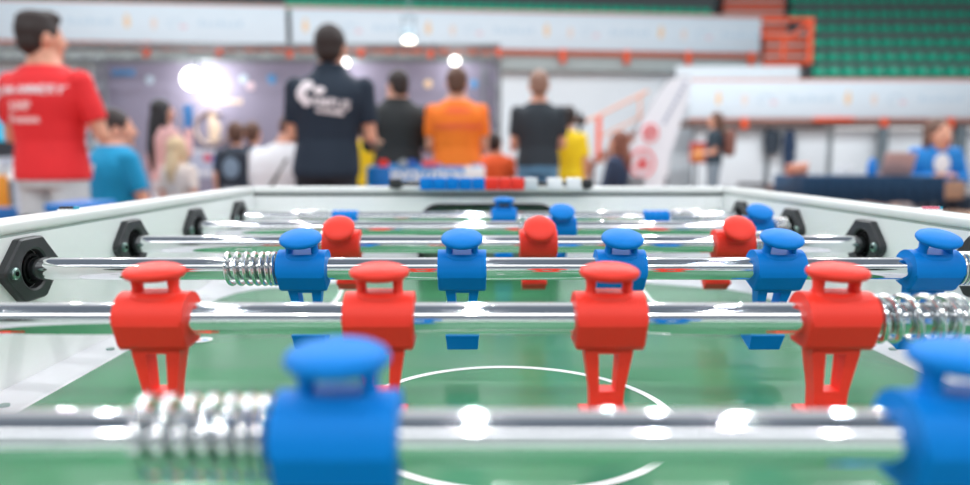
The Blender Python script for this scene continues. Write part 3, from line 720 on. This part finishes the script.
    ho = m.build('hair', hair, t); remesh(ho, vox, 2)
    if eyes:
        for s in (-1, 1):
            MB().ell((s * .030, .079, .012), (.011, .007, .007), M=HM).build('eye', eye_m, t)
            MB().tube([HM @ Vector((s * .018, .088, .030)), HM @ Vector((s * .044, .078, .032))], .0035 * k, 6).build('eyebrow', hair, t)
        MB().ell((0, .089, -.052), (.022, .008, .008), M=HM).build('mouth', lip_m, t)
    t['_k'] = k
    return t, shirt_o, k, q, sp_
def C(n_, r_, g, b_, ro=.75): return mat(n_, sr(r_, g, b_), ro, var=.06, scale=12)
cloth = lambda *a: C(*a)
grey_tr = cloth('light_grey_cloth', 200, 208, 212); navy = cloth('navy_cloth', 22, 40, 58); jeans = cloth('jeans_blue', 92, 142, 176)
Xr = Matrix.Rotation(R(90), 3, 'X')
# 1 red shirt
t, so, k, q, sp_ = person('standing person in red T-shirt and pale grey trousers, arms folded, at left', 46, 3.7, 12, cloth('red_cloth', 232, 38, 44), grey_tr, hair_d, face=-12, head_turn=-28, arms=('folded', 'folded'), hairstyle='quiff', lean=(-.015, .0), shoulder=1.10, girth=1.13, hem=.90, root_px=52)
prm = cloth('print_white', 240, 232, 236); prp = cloth('print_pink', 250, 200, 200)
text_mesh('#TEAM-AMMERY', .062 * k, q((-.045, 0, 1.355)), Xr, prm, 'back_lettering', t, onto=so, bold=.001, shear=.2)
text_mesh('JUMP', .06 * k, q((-.04, 0, 1.275)), Xr, prp, 'back_lettering', t, onto=so, bold=.003)
text_mesh('#Bonnene', .05 * k, q((-.04, 0, 1.21)), Xr, prp, 'back_lettering', t, onto=so, bold=.003)
# 2 dark polo
t, so, k, q, sp_ = person('standing person in dark navy polo with white back print', 326, 4.25, 25, navy, cloth('dark_trousers', 30, 36, 46), hair_d, face=0, head_turn=-10, arms=('forward', 'forward'), shoulder=1.06, girth=1.14, hem=.88, lean=(.055, 0), collar=1.54)
text_mesh('KAMPUS', .072 * k, q((.035, 0, 1.305)), Matrix.Rotation(R(7), 3, 'Y') @ Xr, prm, 'back_lettering', t, onto=so, bold=.0015)
text_mesh('ACADEMIE', .032 * k, q((.055, 0, 1.255)), Matrix.Rotation(R(7), 3, 'Y') @ Xr, prm, 'back_lettering', t, onto=so, bold=.002)
m = MB()
for (a, b_, r1, r2) in ((-.075, 1.405, .042, .03), (-.11, 1.36, .028, .045), (-.0, 1.375, .034, .022), (-.08, 1.315, .022, .03)):
    m.ell((a * k, 0, b_ * k), (r1 * k, .001, r2 * k))
o = m.build('back_logo', prm, t); drape(o.data, so)
# 3 turquoise seated
t, so, k, q, sp_ = person('seated person in turquoise polo turned to the right, beside red shirt', 112, 4.7, 109, cloth('turquoise_cloth', 0, 150, 200), cloth('dark_shorts', 50, 56, 70), hair_d, face=-38, head_turn=-25, pose='sit', arms=('lap', 'lap'), hairstyle='short', lean=(.03, .0), drop=.04, shoulder=1.05, girth=1.15)
text_mesh('STAFF', .07 * k, q((-.03, 0, 1.34 - .92 + .48)), Xr, prm, 'back_lettering', t, onto=so, bold=.005)
def chair(label, px, d, m_, rz=0, backz=.85):
    c = empty('folding_chair', (W(px, 156, d).x, d, 0), rz=R(rz)); tag(c, label, 'chair')
    MB().box(-.22, .22, -.21, .21, .43, .46, .012).build('seat', m_, c)
    MB().box(-.21, .21, -.235, -.205, .58, backz, .012).build('backrest', m_, c)
    for sx_ in (-1, 1):
        MB().tube([(sx_ * .22, -.22, backz - .05), (sx_ * .22, -.2, .44), (sx_ * .22, .2, .0)], .012, 8).build('leg', post_m, c); MB().tube([(sx_ * .2, .18, .44), (sx_ * .2, -.22, .0)], .012, 8).build('leg', post_m, c)
    return c
chair('dark chair under the seated person in turquoise', 111, 4.98, mat('dark_chair', sr(52, 56, 64), .5), -38)
# 4 long black hair, phone
t, so, k, q, sp_ = person('standing person with very long black hair, pink top, raising an arm with phone', 165, 6.3, 99, cloth('pink_cloth', 222, 172, 170), cloth('white_trousers', 224, 222, 228), hair_k, face=-34, head_turn=-20, arms=('down', 'raised'), sleeve='long', hairstyle='very_long', female=True)
p = HAND[1] + Vector((0, -.035, .03)); ph = empty('mobile_phone', p, rz=R(-20)); tag(ph, 'blue backed phone held up by the long haired person', 'phone')
MB().box(-.05, .05, -.006, .006, -.10, .10, .005).build('case', mat('phone_blue', sr(70, 150, 220), .3), ph); MB().box(-.045, .045, .006, .007, -.09, .09).build('screen', black_d, ph)
# 5 blonde child
person('small child with blonde hair in pale clothes, below the raised phone', 178, 5.2, 138, cloth('cream_cloth', 226, 214, 206), cloth('white_trousers', 0, 0, 0), hair_bl, face=-20, hairstyle='long', child=True, female=True)
# 6, 7 kids at the backdrop
t, so, k, q, sp_ = person('child in navy with dark backpack, in front of the gold emblem', 237, 6.2, 123, cloth('navy_top', 40, 64, 92), cloth('navy_trousers', 36, 52, 76), hair_b, face=8, child=True)
bpk = empty('backpack', q((0, -.15, 1.22)) + Vector((0, 0, 0)), parent=None); bpk.location = t.matrix_basis @ q((0, -.17, 1.2)); bpk.location = Vector((t.location.x + .02, t.location.y - .16, 1.2 * k)); tag(bpk, 'dark backpack with grey patch on the child before the emblem', 'backpack')
MB().box(-.13, .13, -.07, .07, -.19, .19, .05, 4).build('bag', mat('dark_bag', sr(30, 40, 54), .7), bpk); MB().ell((0, -.072, .03), (.07, .006, .09)).build('patch', mat('grey_patch', sr(120, 140, 160), .6), bpk)
for s in (-1, 1): MB().tube([(s * .08, .05, .17), (s * .09, .12, .24), (s * .09, .2, .16)], .012, 8).build('strap', mat('dark_bag', (0, 0, 0)), bpk)
person('child in navy and white next to the child with backpack', 254, 6.7, 123, cloth('navy_blue_top', 50, 76, 112), cloth('navy_trousers', 0, 0, 0), hair_b, face=-10, child=True)
# 8 white shirt with strap
t, so, k, q, sp_ = person('seated person in white T-shirt with dark shoulder strap, left of dark polo', 284, 4.9, 112, cloth('white_cloth', 232, 234, 238), jeans, hair_b, face=-14, head_turn=-20, pose='sit', arms=('lap', 'lap'), lean=(.16, .08), drop=.07, shoulder=1.12, girth=1.2, root_px=271)
m = MB(); m.tube([(x_ * k, -.001, z_ * k) for x_, z_ in ((-.20, .58), (-.12, .60), (-.05, .65), (.03, .73), (.10, .83), (.17, .95))], .012 * k, 8); o = m.build('shoulder_strap', mat('dark_strap', sr(60, 66, 64), .6), t)
bmx = bmesh.new(); bmx.from_mesh(so.data); bv = BVHTree.FromBMesh(bmx); bmx.free()
for v in o.data.vertices:
    h = bv.ray_cast(Vector((v.co.x, -1.5, v.co.z)), Vector((0, 1, 0)))
    if h[0] is not None: v.co.y = h[0].y - .004 + v.co.y * .3
chair('plain grey chair under the seated person in white', 264, 5.18, mat('grey_chair', sr(120, 124, 130), .5), -14, .80)
# 9 black jacket
person('standing person in black leather jacket with head turned left', 398, 6.0, 70, cloth('black_jacket', 34, 38, 40), cloth('dark_trousers', 0, 0, 0), hair_d, face=4, head_turn=35, arms=('forward', 'forward'), sleeve='long', shoulder=1.22, girth=1.25, hem=.9, collar=1.53)
# 10 orange shirt
t, so, k, q, sp_ = person('standing person in bright orange T-shirt with two red lines of print', 457, 5.8, 67, cloth('orange_cloth', 255, 124, 28), cloth('dark_trousers', 0, 0, 0), hair_b, face=0, arms=('forward', 'forward'), shoulder=1.05, girth=1.22, hem=.88)
prr = cloth('print_red', 244, 96, 72)
text_mesh('ARENA', .06 * k, q((.01, 0, 1.40)), Xr, prr, 'back_lettering', t, onto=so, bold=.002)
text_mesh('CHAMPIONSHIP', .055 * k, q((.01, 0, 1.27)), Xr, prr, 'back_lettering', t, onto=so, bold=.002)
# 11 small orange
person('small person in orange T-shirt beside the tall orange shirted person', 495, 6.6, 134, cloth('orange_red_cloth', 250, 104, 50), cloth('red_shorts', 226, 66, 50), hair_d, face=-15, child=True, arms=('lap', 'forward'), girth=1.25, shoulder=1.15)
# 12 black tee
person('standing person in black T-shirt and blue jeans, near centre right', 538, 6.3, 71, cloth('black_tee', 40, 50, 58), jeans, mat('cropped_hair', sr(150, 116, 100), .6), face=0, arms=('forward', 'forward'), shoulder=.98, girth=1.12, hem=.93)
# 13, 14 yellow
person('young person in bright yellow bib right of the black T-shirt', 568, 6.8, 106, cloth('yellow_cloth', 250, 214, 20), cloth('yellow_trousers', 244, 206, 30), hair_d, face=-10, shoulder=.8, girth=1.05, hem=.86)
person('young person in yellow bib mostly hidden behind the dark polo', 364, 6.9, 118, cloth('yellow_cloth', 0, 0, 0), cloth('dark_trousers', 0, 0, 0), hair_d, face=10, shoulder=.85, girth=1.0)
# 15 woman standing right
t, so, k, q, sp_ = person('standing person with long brown hair, dark T-shirt and backpack, facing left', 714, 11, 112, cloth('teal_black_tee', 40, 58, 70), cloth('grey_jeans', 126, 142, 154), hair_b, face=78, head_turn=0, arms=('forward', 'forward'), hairstyle='long', female=True, eyes=True, girth=1.0)
bpk = empty('backpack', (t.location.x + .22, t.location.y, 1.24), rz=R(78)); tag(bpk, 'reddish brown backpack worn by the standing person facing left', 'backpack')
MB().box(-.14, .14, -.09, .08, -.22, .2, .06, 4).build('bag', mat('brown_bag', sr(128, 84, 74), .7), bpk)
for s in (-1, 1): MB().tube([(s * .09, .05, .18), (s * .1, .16, .24), (s * .1, .26, .16)], .015, 8).build('strap', mat('green_strap', sr(90, 120, 84), .7), bpk)
# 16 woman at the table
person('seated person with long brown hair in blue jacket, white front, behind navy table', 935, 7.75, 122, cloth('blue_jacket', 20, 128, 206), navy, hair_b, face=172, head_turn=14, pose='sit', arms=('folded', 'folded'), sleeve='long', hairstyle='long', female=True, eyes=True, girth=1.0, shoulder=1.1, bigger=1.25, drop=.05)
PT = [o for o in S.objects if o.name.startswith('person') and o.type == 'EMPTY'][-1]
kk = PT['_k']; wf = MB(); wf.ell((0, .145 * kk, .86 * kk), (.075 * kk, .012, .10 * kk)); wf.build('white_front', cloth('white_cloth', 0, 0, 0), PT)
# 17 small far person
person('small distant person in white top and dark trousers beside the flag', 664, 13.5, 147, cloth('white_cloth', 0, 0, 0), cloth('navy_trousers', 0, 0, 0), hair_d, face=60, arms=('forward', 'down'), child=True)
# 18 long haired navy jacket
person('seated person with long auburn hair in navy jacket left of the flag', 618, 8.0, 131, cloth('navy_jacket', 44, 60, 88), cloth('navy_trousers', 0, 0, 0), mat('auburn_hair', sr(126, 76, 60), .6), face=55, pose='sit', arms=('lap', 'forward'), sleeve='long', hairstyle='long', female=True)
chair('grey chair under the auburn haired person', 619, 8.0, mat('grey_chair', (0, 0, 0)), 55, .8)
chair('light chair behind the navy table under the seated person', 935, 7.85, mat('grey_chair', (0, 0, 0)), 172, .7)

# ---------------------------------------------------------------- other things in the hall
# feather flag
d = 10.0; fl = empty('feather_flag', (W(640, 156, d).x, d, 0)); tag(fl, 'white feather flag with red round logos leaning right', 'flag')
def P(px, py, y=0): q_ = W(px, py, d); return Vector((q_.x - fl.location.x, y, q_.z))
outl = [(634, 210), (627, 170), (630, 150), (640, 122), (652, 98), (668, 80), (684, 74), (692, 80), (688, 100), (680, 125), (668, 160), (660, 210)]
m = MB(); fr = [P(a, b_, -.01) for a, b_ in outl]; bk = [P(a, b_, .01) for a, b_ in outl]; m.rings([fr, bk]); m.build('flag_cloth', mat('flag_white', sr(236, 242, 250), .7), fl, smooth=False)
m = MB(); m.tube([P(632, 240), P(627, 170), P(640, 120), P(668, 78), P(690, 76)], .012, 8).build('flag_pole', post_m, fl)
lr = mat('flag_red', sr(232, 92, 96), .6)
for cx, cy, r_ in ((650, 133, .10), (642, 163, .17)):
    c = P(cx, cy, -.018); m = MB()
    m.tube([(c.x + r_ * math.cos(R(a)), c.y, c.z + r_ * 1.15 * math.sin(R(a))) for a in range(0, 361, 20)], .016, 6)
    m.tube([(c.x - r_ * .5, c.y, c.z - r_ * .3), (c.x, c.y, c.z + r_ * .6), (c.x + r_ * .5, c.y, c.z - r_ * .2)], .022, 6).ell((c.x, c.y, c.z - r_ * .2), (r_ * .4, .004, r_ * .35)); m.build('red_logo', lr, fl)
m = MB()
for i in range(9):
    c = P(664 + i * 2.6, 122 - i * 4.8, -.015); m.box(c.x - .022, c.x + .022, c.y - .003, c.y + .003, c.z - .022, c.z + .022)
m.build('grey_lettering', mat('flag_grey', sr(150, 166, 190), .7), fl)
MB().box(P(632, 200).x - .25, P(632, 200).x + .25, -.2, .2, 0, .03, .01).build('flag_base', post_m, fl)
# red and yellow poster stand
p = W(698, 156, 12.0); ps = empty('poster_stand', (p.x, 12, 0)); tag(ps, 'red and yellow poster on a stand before the facing-left person', 'poster')
z0, z1 = W(698, 163, 12).z, W(698, 142, 12).z
MB().box(-.14, .13, 0, .02, z0, z1, .003).build('poster_board', mat('poster_red', sr(176, 66, 70), .6), ps); MB().box(-.08, .08, -.006, 0, z0 + .05, z1 - .1).build('poster_picture', mat('poster_yellow', sr(228, 150, 50), .6), ps)
MB().tube([(0, .03, 0), (0, .03, z0 + .1)], .02, 8).box(-.2, .2, -.15, .2, 0, .02).build('stand', post_m, ps)
# video camera on tripod
p = W(580, 120, 9.4); vt = empty('camera_tripod', (p.x, 9.4, 0)); tag(vt, 'black tripod right of the yellow bib', 'tripod')
for a in (90, 210, 330): MB().tube([(0, 0, p.z - .22), (.42 * math.cos(R(a)), .42 * math.sin(R(a)), 0)], [.02, .012], 8).build('leg', black_p, vt)
MB().tube([(0, 0, p.z - .3), (0, 0, p.z - .08)], .025, 10).build('centre_column', black_p, vt)
vc = empty('video_camera', (p.x, 9.4, p.z - .07)); tag(vc, 'black video camera standing on the tripod', 'camera')
MB().box(-.06, .06, -.11, .11, 0, .12, .02, 3).build('camera_body', black_p, vc); MB().tube([(0, .1, .06), (0, .2, .06)], [.04, .05], 16).build('lens', black_d, vc); MB().tube([(0, -.08, .12), (0, -.06, .17), (0, .06, .17), (0, .08, .12)], .012, 8).build('carry_handle', black_p, vc)
MB().box(-.13, -.06, -.05, -.04, .03, .1, .004).build('flip_screen', black_p, vc)
# neighbouring tables' blue cabinets
def side_table(px0, px1, d, ztop, m_, label, depth=1.3, rz=0):
    a = W(px0, 156, d).x; b_ = W(px1, 156, d).x
    t_ = empty('foosball_table', ((a + b_) / 2, d, 0), rz=R(rz)); tag(t_, label, 'foosball table'); hw = (b_ - a) / 2
    MB().box(-hw, hw, 0, .03, ztop - .30, ztop, .006).build('end_panel', m_, t_)
    for s in (-1, 1): MB().box(*sorted((s * hw, s * (hw - .03))), .03, depth - .03, ztop - .30, ztop, .006).build('side_panel', m_, t_)
    MB().box(-hw, hw, depth - .03, depth, ztop - .30, ztop, .006).build('end_panel', m_, t_)
    MB().box(-hw + .03, hw - .03, .03, depth - .03, ztop - .16, ztop - .14).build('playfield', field, t_)
    for s in (-1, 1):
        for y in (.08, depth - .08): MB().box(s * (hw - .06) - .04, s * (hw - .06) + .04, y - .04, y + .04, 0, ztop - .30, .005).build('leg', m_, t_)
    return t_, hw
bluec = mat('bright_blue_cabinet', sr(0, 132, 206), .4, var=.15, scale=3)
zt_ = W(420, 166.5, 4.4).z
nt_, hw = side_table(366, 485, 4.4, zt_, bluec, 'blue foosball table with white lettering, beyond the far rail')
text_mesh('EVOLUTION', .085, Vector((.02, -.003, zt_ - .06)), Xr, white_p, 'end_lettering', nt_, bold=.004)
MB().box(hw - .13, hw - .0, -.008, 0, zt_ - .085, zt_ - .0, .002).build('white_plate', white_p, nt_)
MB().box(-hw + .03, -hw + .15, -.004, 0, zt_ - .15, zt_ - .01, .001).build('end_badge', mat('deep_blue', sr(0, 110, 190), .4), nt_)
for i, (px, m_, nm) in enumerate(((385, red_p, 'red'), (405, mat('grey_box', sr(150, 158, 164), .5), 'grey'), (413, mat('royal_blue', sr(0, 84, 180), .5), 'dark blue'), (428, mat('coral_box', sr(226, 84, 90), .5), 'coral'))):
    p = W(px, 163, 4.5); tag(MB().box(-.03, .03 if i < 3 else .07, -.03, .03, 0, .035, .006).tube([(0, 0, .035), (0, 0, .045)], .012, 10).build('score_box', m_, loc=(p.x, 4.42 + .0, zt_)), f'small {nm} block standing on the blue foosball table', 'box')
zt2 = W(60, 203.5, 2.7).z
a = W(44, 200, 2.7).x; b_ = W(84, 200, 2.7).x; cr_ = empty('equipment_crate', ((a + b_) / 2, 2.7, 0)); tag(cr_, 'tall blue equipment crate just beyond the left rail, before red shirt', 'crate')
MB().box(-(b_ - a) / 2, (b_ - a) / 2, 0, .24, .05, zt2 - .04, .01).build('crate_body', mat('royal_blue_cabinet', sr(0, 116, 196), .4), cr_); MB().box(-(b_ - a) / 2 - .004, (b_ - a) / 2 + .004, -.004, .244, zt2 - .038, zt2, .01).build('lid', mat('royal_blue_cabinet', (0, 0, 0)), cr_)
for x_ in (-.05, .05):
    for y_ in (.05, .19): MB().tube([(x_, y_, 0), (x_, y_, .05)], .022, 12).build('foot', black_p, cr_)
p = W(4, 200, 4.6)
chair('blue chair at far left edge beyond the left rail', 2, 4.4, mat('blue_chair', sr(10, 100, 170), .5), 0, W(5, 207, 4.2).z)
chair('orange chair at far left edge behind the red shirted person', -19, 5.2, mat('orange_chair', sr(232, 150, 40), .5), 20, W(5, 175, 5).z)
# display at far left
p = W(0, 150, 6.0); ds = empty('display_screen', (p.x, 6.0, 0)); tag(ds, 'display screen with turquoise picture at the left edge behind red shirt', 'screen')
za, zb_, zc_ = W(0, 118, 6).z, W(0, 141, 6).z, W(0, 157, 6).z
MB().box(-.5, .16, 0, .05, zc_, za + .15, .008).build('screen_case', mat('dark_case', sr(50, 62, 72), .5), ds); MB().box(-.47, .13, -.004, 0, zb_, za).build('screen_picture', mat('screen_turq', sr(30, 170, 206), .4, emit=.5), ds)
MB().tube([(-.15, .03, 0), (-.15, .03, zc_)], .03, 8).box(-.35, .05, -.15, .2, 0, .02).build('stand', post_m, ds)
p = W(8, 168, 6.4); tw = empty('side_table', (p.x, 6.4, 0)); tag(tw, 'small pale table with boxes behind the red shirt at left edge', 'table')
z_ = W(8, 176, 6.4).z; MB().box(-.4, .22, -.3, .3, z_ - .03, z_, .005).build('tabletop', white_p, tw)
for a in (-.35, .18):
    for b_ in (-.25, .25): MB().tube([(a, b_, 0), (a, b_, z_ - .03)], .015, 8).build('leg', post_m, tw)
for i, (dx, h_) in enumerate(((-.1, .13), (.06, .09))): tag(MB().box(-.06, .06, -.05, .05, 0, h_, .004).box(-.062, .062, -.052, .052, h_ - .02, h_, .003).build('carton', white_p, loc=(p.x + dx, 6.3, z_)), ['taller white carton on the small left table', 'lower white carton on the small left table'][i], 'box')

# navy clothed table with laptop
d = 7.0; z_ = W(870, 176.5, d - .34).z; a = W(806, 175, d - .34).x; b_ = W(944, 175, d - .34).x; zh = W(870, 203, d - .34).z
tt = empty('trestle_table', ((a + b_) / 2, d, 0)); tag(tt, 'long trestle table under a navy cloth at right', 'table'); hw = (b_ - a) / 2
MB().box(-hw, hw, -.33, .33, z_ - .03, z_ - .004, .004).build('tabletop', white_p, tt)
for s in (-1, 1):
    for y in (-.28, .28): MB().tube([(s * (hw - .15), y, 0), (s * (hw - .15), y, z_ - .03)], .016, 8).build('leg', post_m, tt)
# cloth with a hem that hangs lower at the left
m = MB(); N = 60
def edge(x): return zh - .01 * math.sin(x * 19)
top_f = [m.bm.verts.new((-hw - .01 + 2 * (hw + .01) * i / N, -.345, z_ + .002)) for i in range(N + 1)]
bot_f = [m.bm.verts.new((v.co.x, -.36 - .012 * math.sin(i * 1.3), edge(v.co.x))) for i, v in enumerate(top_f)]
top_b = [m.bm.verts.new((v.co.x, .34, z_ + .002)) for v in top_f]
for i in range(N): m.face((top_f[i], top_f[i + 1], bot_f[i + 1], bot_f[i])); m.face((top_f[i], top_f[i + 1], top_b[i + 1], top_b[i]))
for i in (0, N):
    v0 = m.bm.verts.new((top_f[i].co.x + (.008 if i else -.008), .34, edge(top_f[i].co.x))); m.face((top_f[i], top_b[i], v0, bot_f[i]))
tc_ = m.build('tablecloth', cloth('navy_tablecloth', 16, 62, 96), loc=((a + b_) / 2, d, 0)); so_ = tc_.modifiers.new('s', 'SOLIDIFY'); so_.thickness = .003
tag(tc_, 'navy blue cloth draped over the long table at right', 'tablecloth')
def on_table(px, y=0): return (W(px, 170, d + y).x, d + y, z_ + .005)
lp = empty('laptop', on_table(896, -.05), rz=R(8)); tag(lp, 'pink backed laptop open on the navy table', 'laptop')
lm = mat('rose_metal', sr(206, 170, 164), .4, .3)
MB().box(-.17, .17, -.0, .24, 0, .016, .004).build('keyboard_base', lm, lp); MB().box(-.17, .17, -.006, .004, 0, .23, .004, M=Matrix.Rotation(R(15), 4, 'X')).build('screen_lid', lm, lp)
m = MB(); n_ = 20
m.rings([[Vector((r_ * math.cos(2 * math.pi * j / n_), r_ * math.sin(2 * math.pi * j / n_), z)) for j in range(n_)] for r_, z in ((.04, 0), (.045, .02), (.045, .11), (.035, .14), (.02, .15), (.02, .17))])
tag(m.build('water_bottle', mat('bottle_blue', sr(0, 124, 210), .3), loc=on_table(872, -.1)), 'bright blue bottle left of the pink laptop', 'bottle')
m = MB().box(-.06, .06, -.05, .05, 0, .09, .006).box(-.063, .063, -.053, .053, .075, .092, .004)
tag(m.build('white_box', white_p, loc=on_table(846, -.1)), 'small white box on the navy table left of the bottle', 'box')
m = MB()
for i in range(4): m.box(-.15 + i * .004, .15 - i * .003, -.1, .1, i * .004, i * .004 + .003)
tag(m.build('paper_pile', white_p, smooth=False, loc=on_table(862, .1)), 'low pile of white papers on the navy table', 'papers')
m = MB(); m.tube([(-.08, 0, 0), (-.09, 0, .07), (.09, 0, .09), (.08, 0, 0)], [.02, .04, .04, .02], 10); m.ell((0, 0, .05), (.10, .05, .05)); 
tag(m.build('hand_stand_in', mat('tan_hand', sr(206, 140, 116), .6), loc=on_table(797, -.1)), 'tan bag standing in for a hand on the left end of the navy table', 'bag')  # bag shape standing in for the hand of the navy-sleeved arm
# hanging coats under the stand
def coat(px, py0, py1, d_, w_, m_, label):
    p = W(px, py0, d_); L = p.z - W(px, py1, d_).z; p.y = 19.72; t_ = empty('hanging_coat', p); hk = max(.2, zr0 - .25 - p.z); tag(t_, label, 'coat')
    m = MB(); n_ = 20; m.rings([[Vector((w_ * f * math.cos(2 * math.pi * j / n_) * (1 + .08 * math.sin(j * 2.1)), .12 * math.sin(2 * math.pi * j / n_), -L * u)) for j in range(n_)] for u, f in ((0, .25), (.06, .7), (.15, .95), (.5, .85), (1, 1))]); m.build('coat_body', m_, t_)
    for s in (-1, 1): m = MB(); m.tube([(s * w_ * .8, 0, -L * .1), (s * w_ * 1.05, -.02, -L * .4), (s * w_ * .95, -.03, -L * .75)], [.05, .045, .035], 10).build('sleeve', m_, t_)
    MB().tube([(0, 0, -.02), (0, 0, .1), (.03, .0, .14), (.0, 0, .18), (0, 0, hk)], .008, 6).build('hanger_hook', post_m, t_)
coat(779, 129, 154, 19.3, .20, mat('black_coat', sr(48, 60, 72), .8), 'short black coat hanging under the right stand')
coat(797, 129, 172, 19.3, .13, mat('navy_sleeve', sr(34, 58, 88), .8), 'long narrow navy garment standing in for a sleeved arm right of the black coat')  # narrow garment standing in for an arm in a navy sleeve
# tan chairs at right edge
chair('tan wooden chair at the right edge beside the navy table', 974, 7.0, mat('tan_wood', sr(170, 134, 110), .5), -160, W(966, 182, 7.0).z)
chair('brown wooden chair behind navy table under the stand, left of it', 768, 9.5, mat('brown_wood', sr(120, 92, 84), .5), 20, W(768, 184, 9.5).z)
chair('dark chair further back left of the navy table', 752, 10.5, mat('dark_chair', (0, 0, 0)), -15, W(752, 182, 10.5).z)
for o in S.objects:
    if '_k' in o: del o['_k']
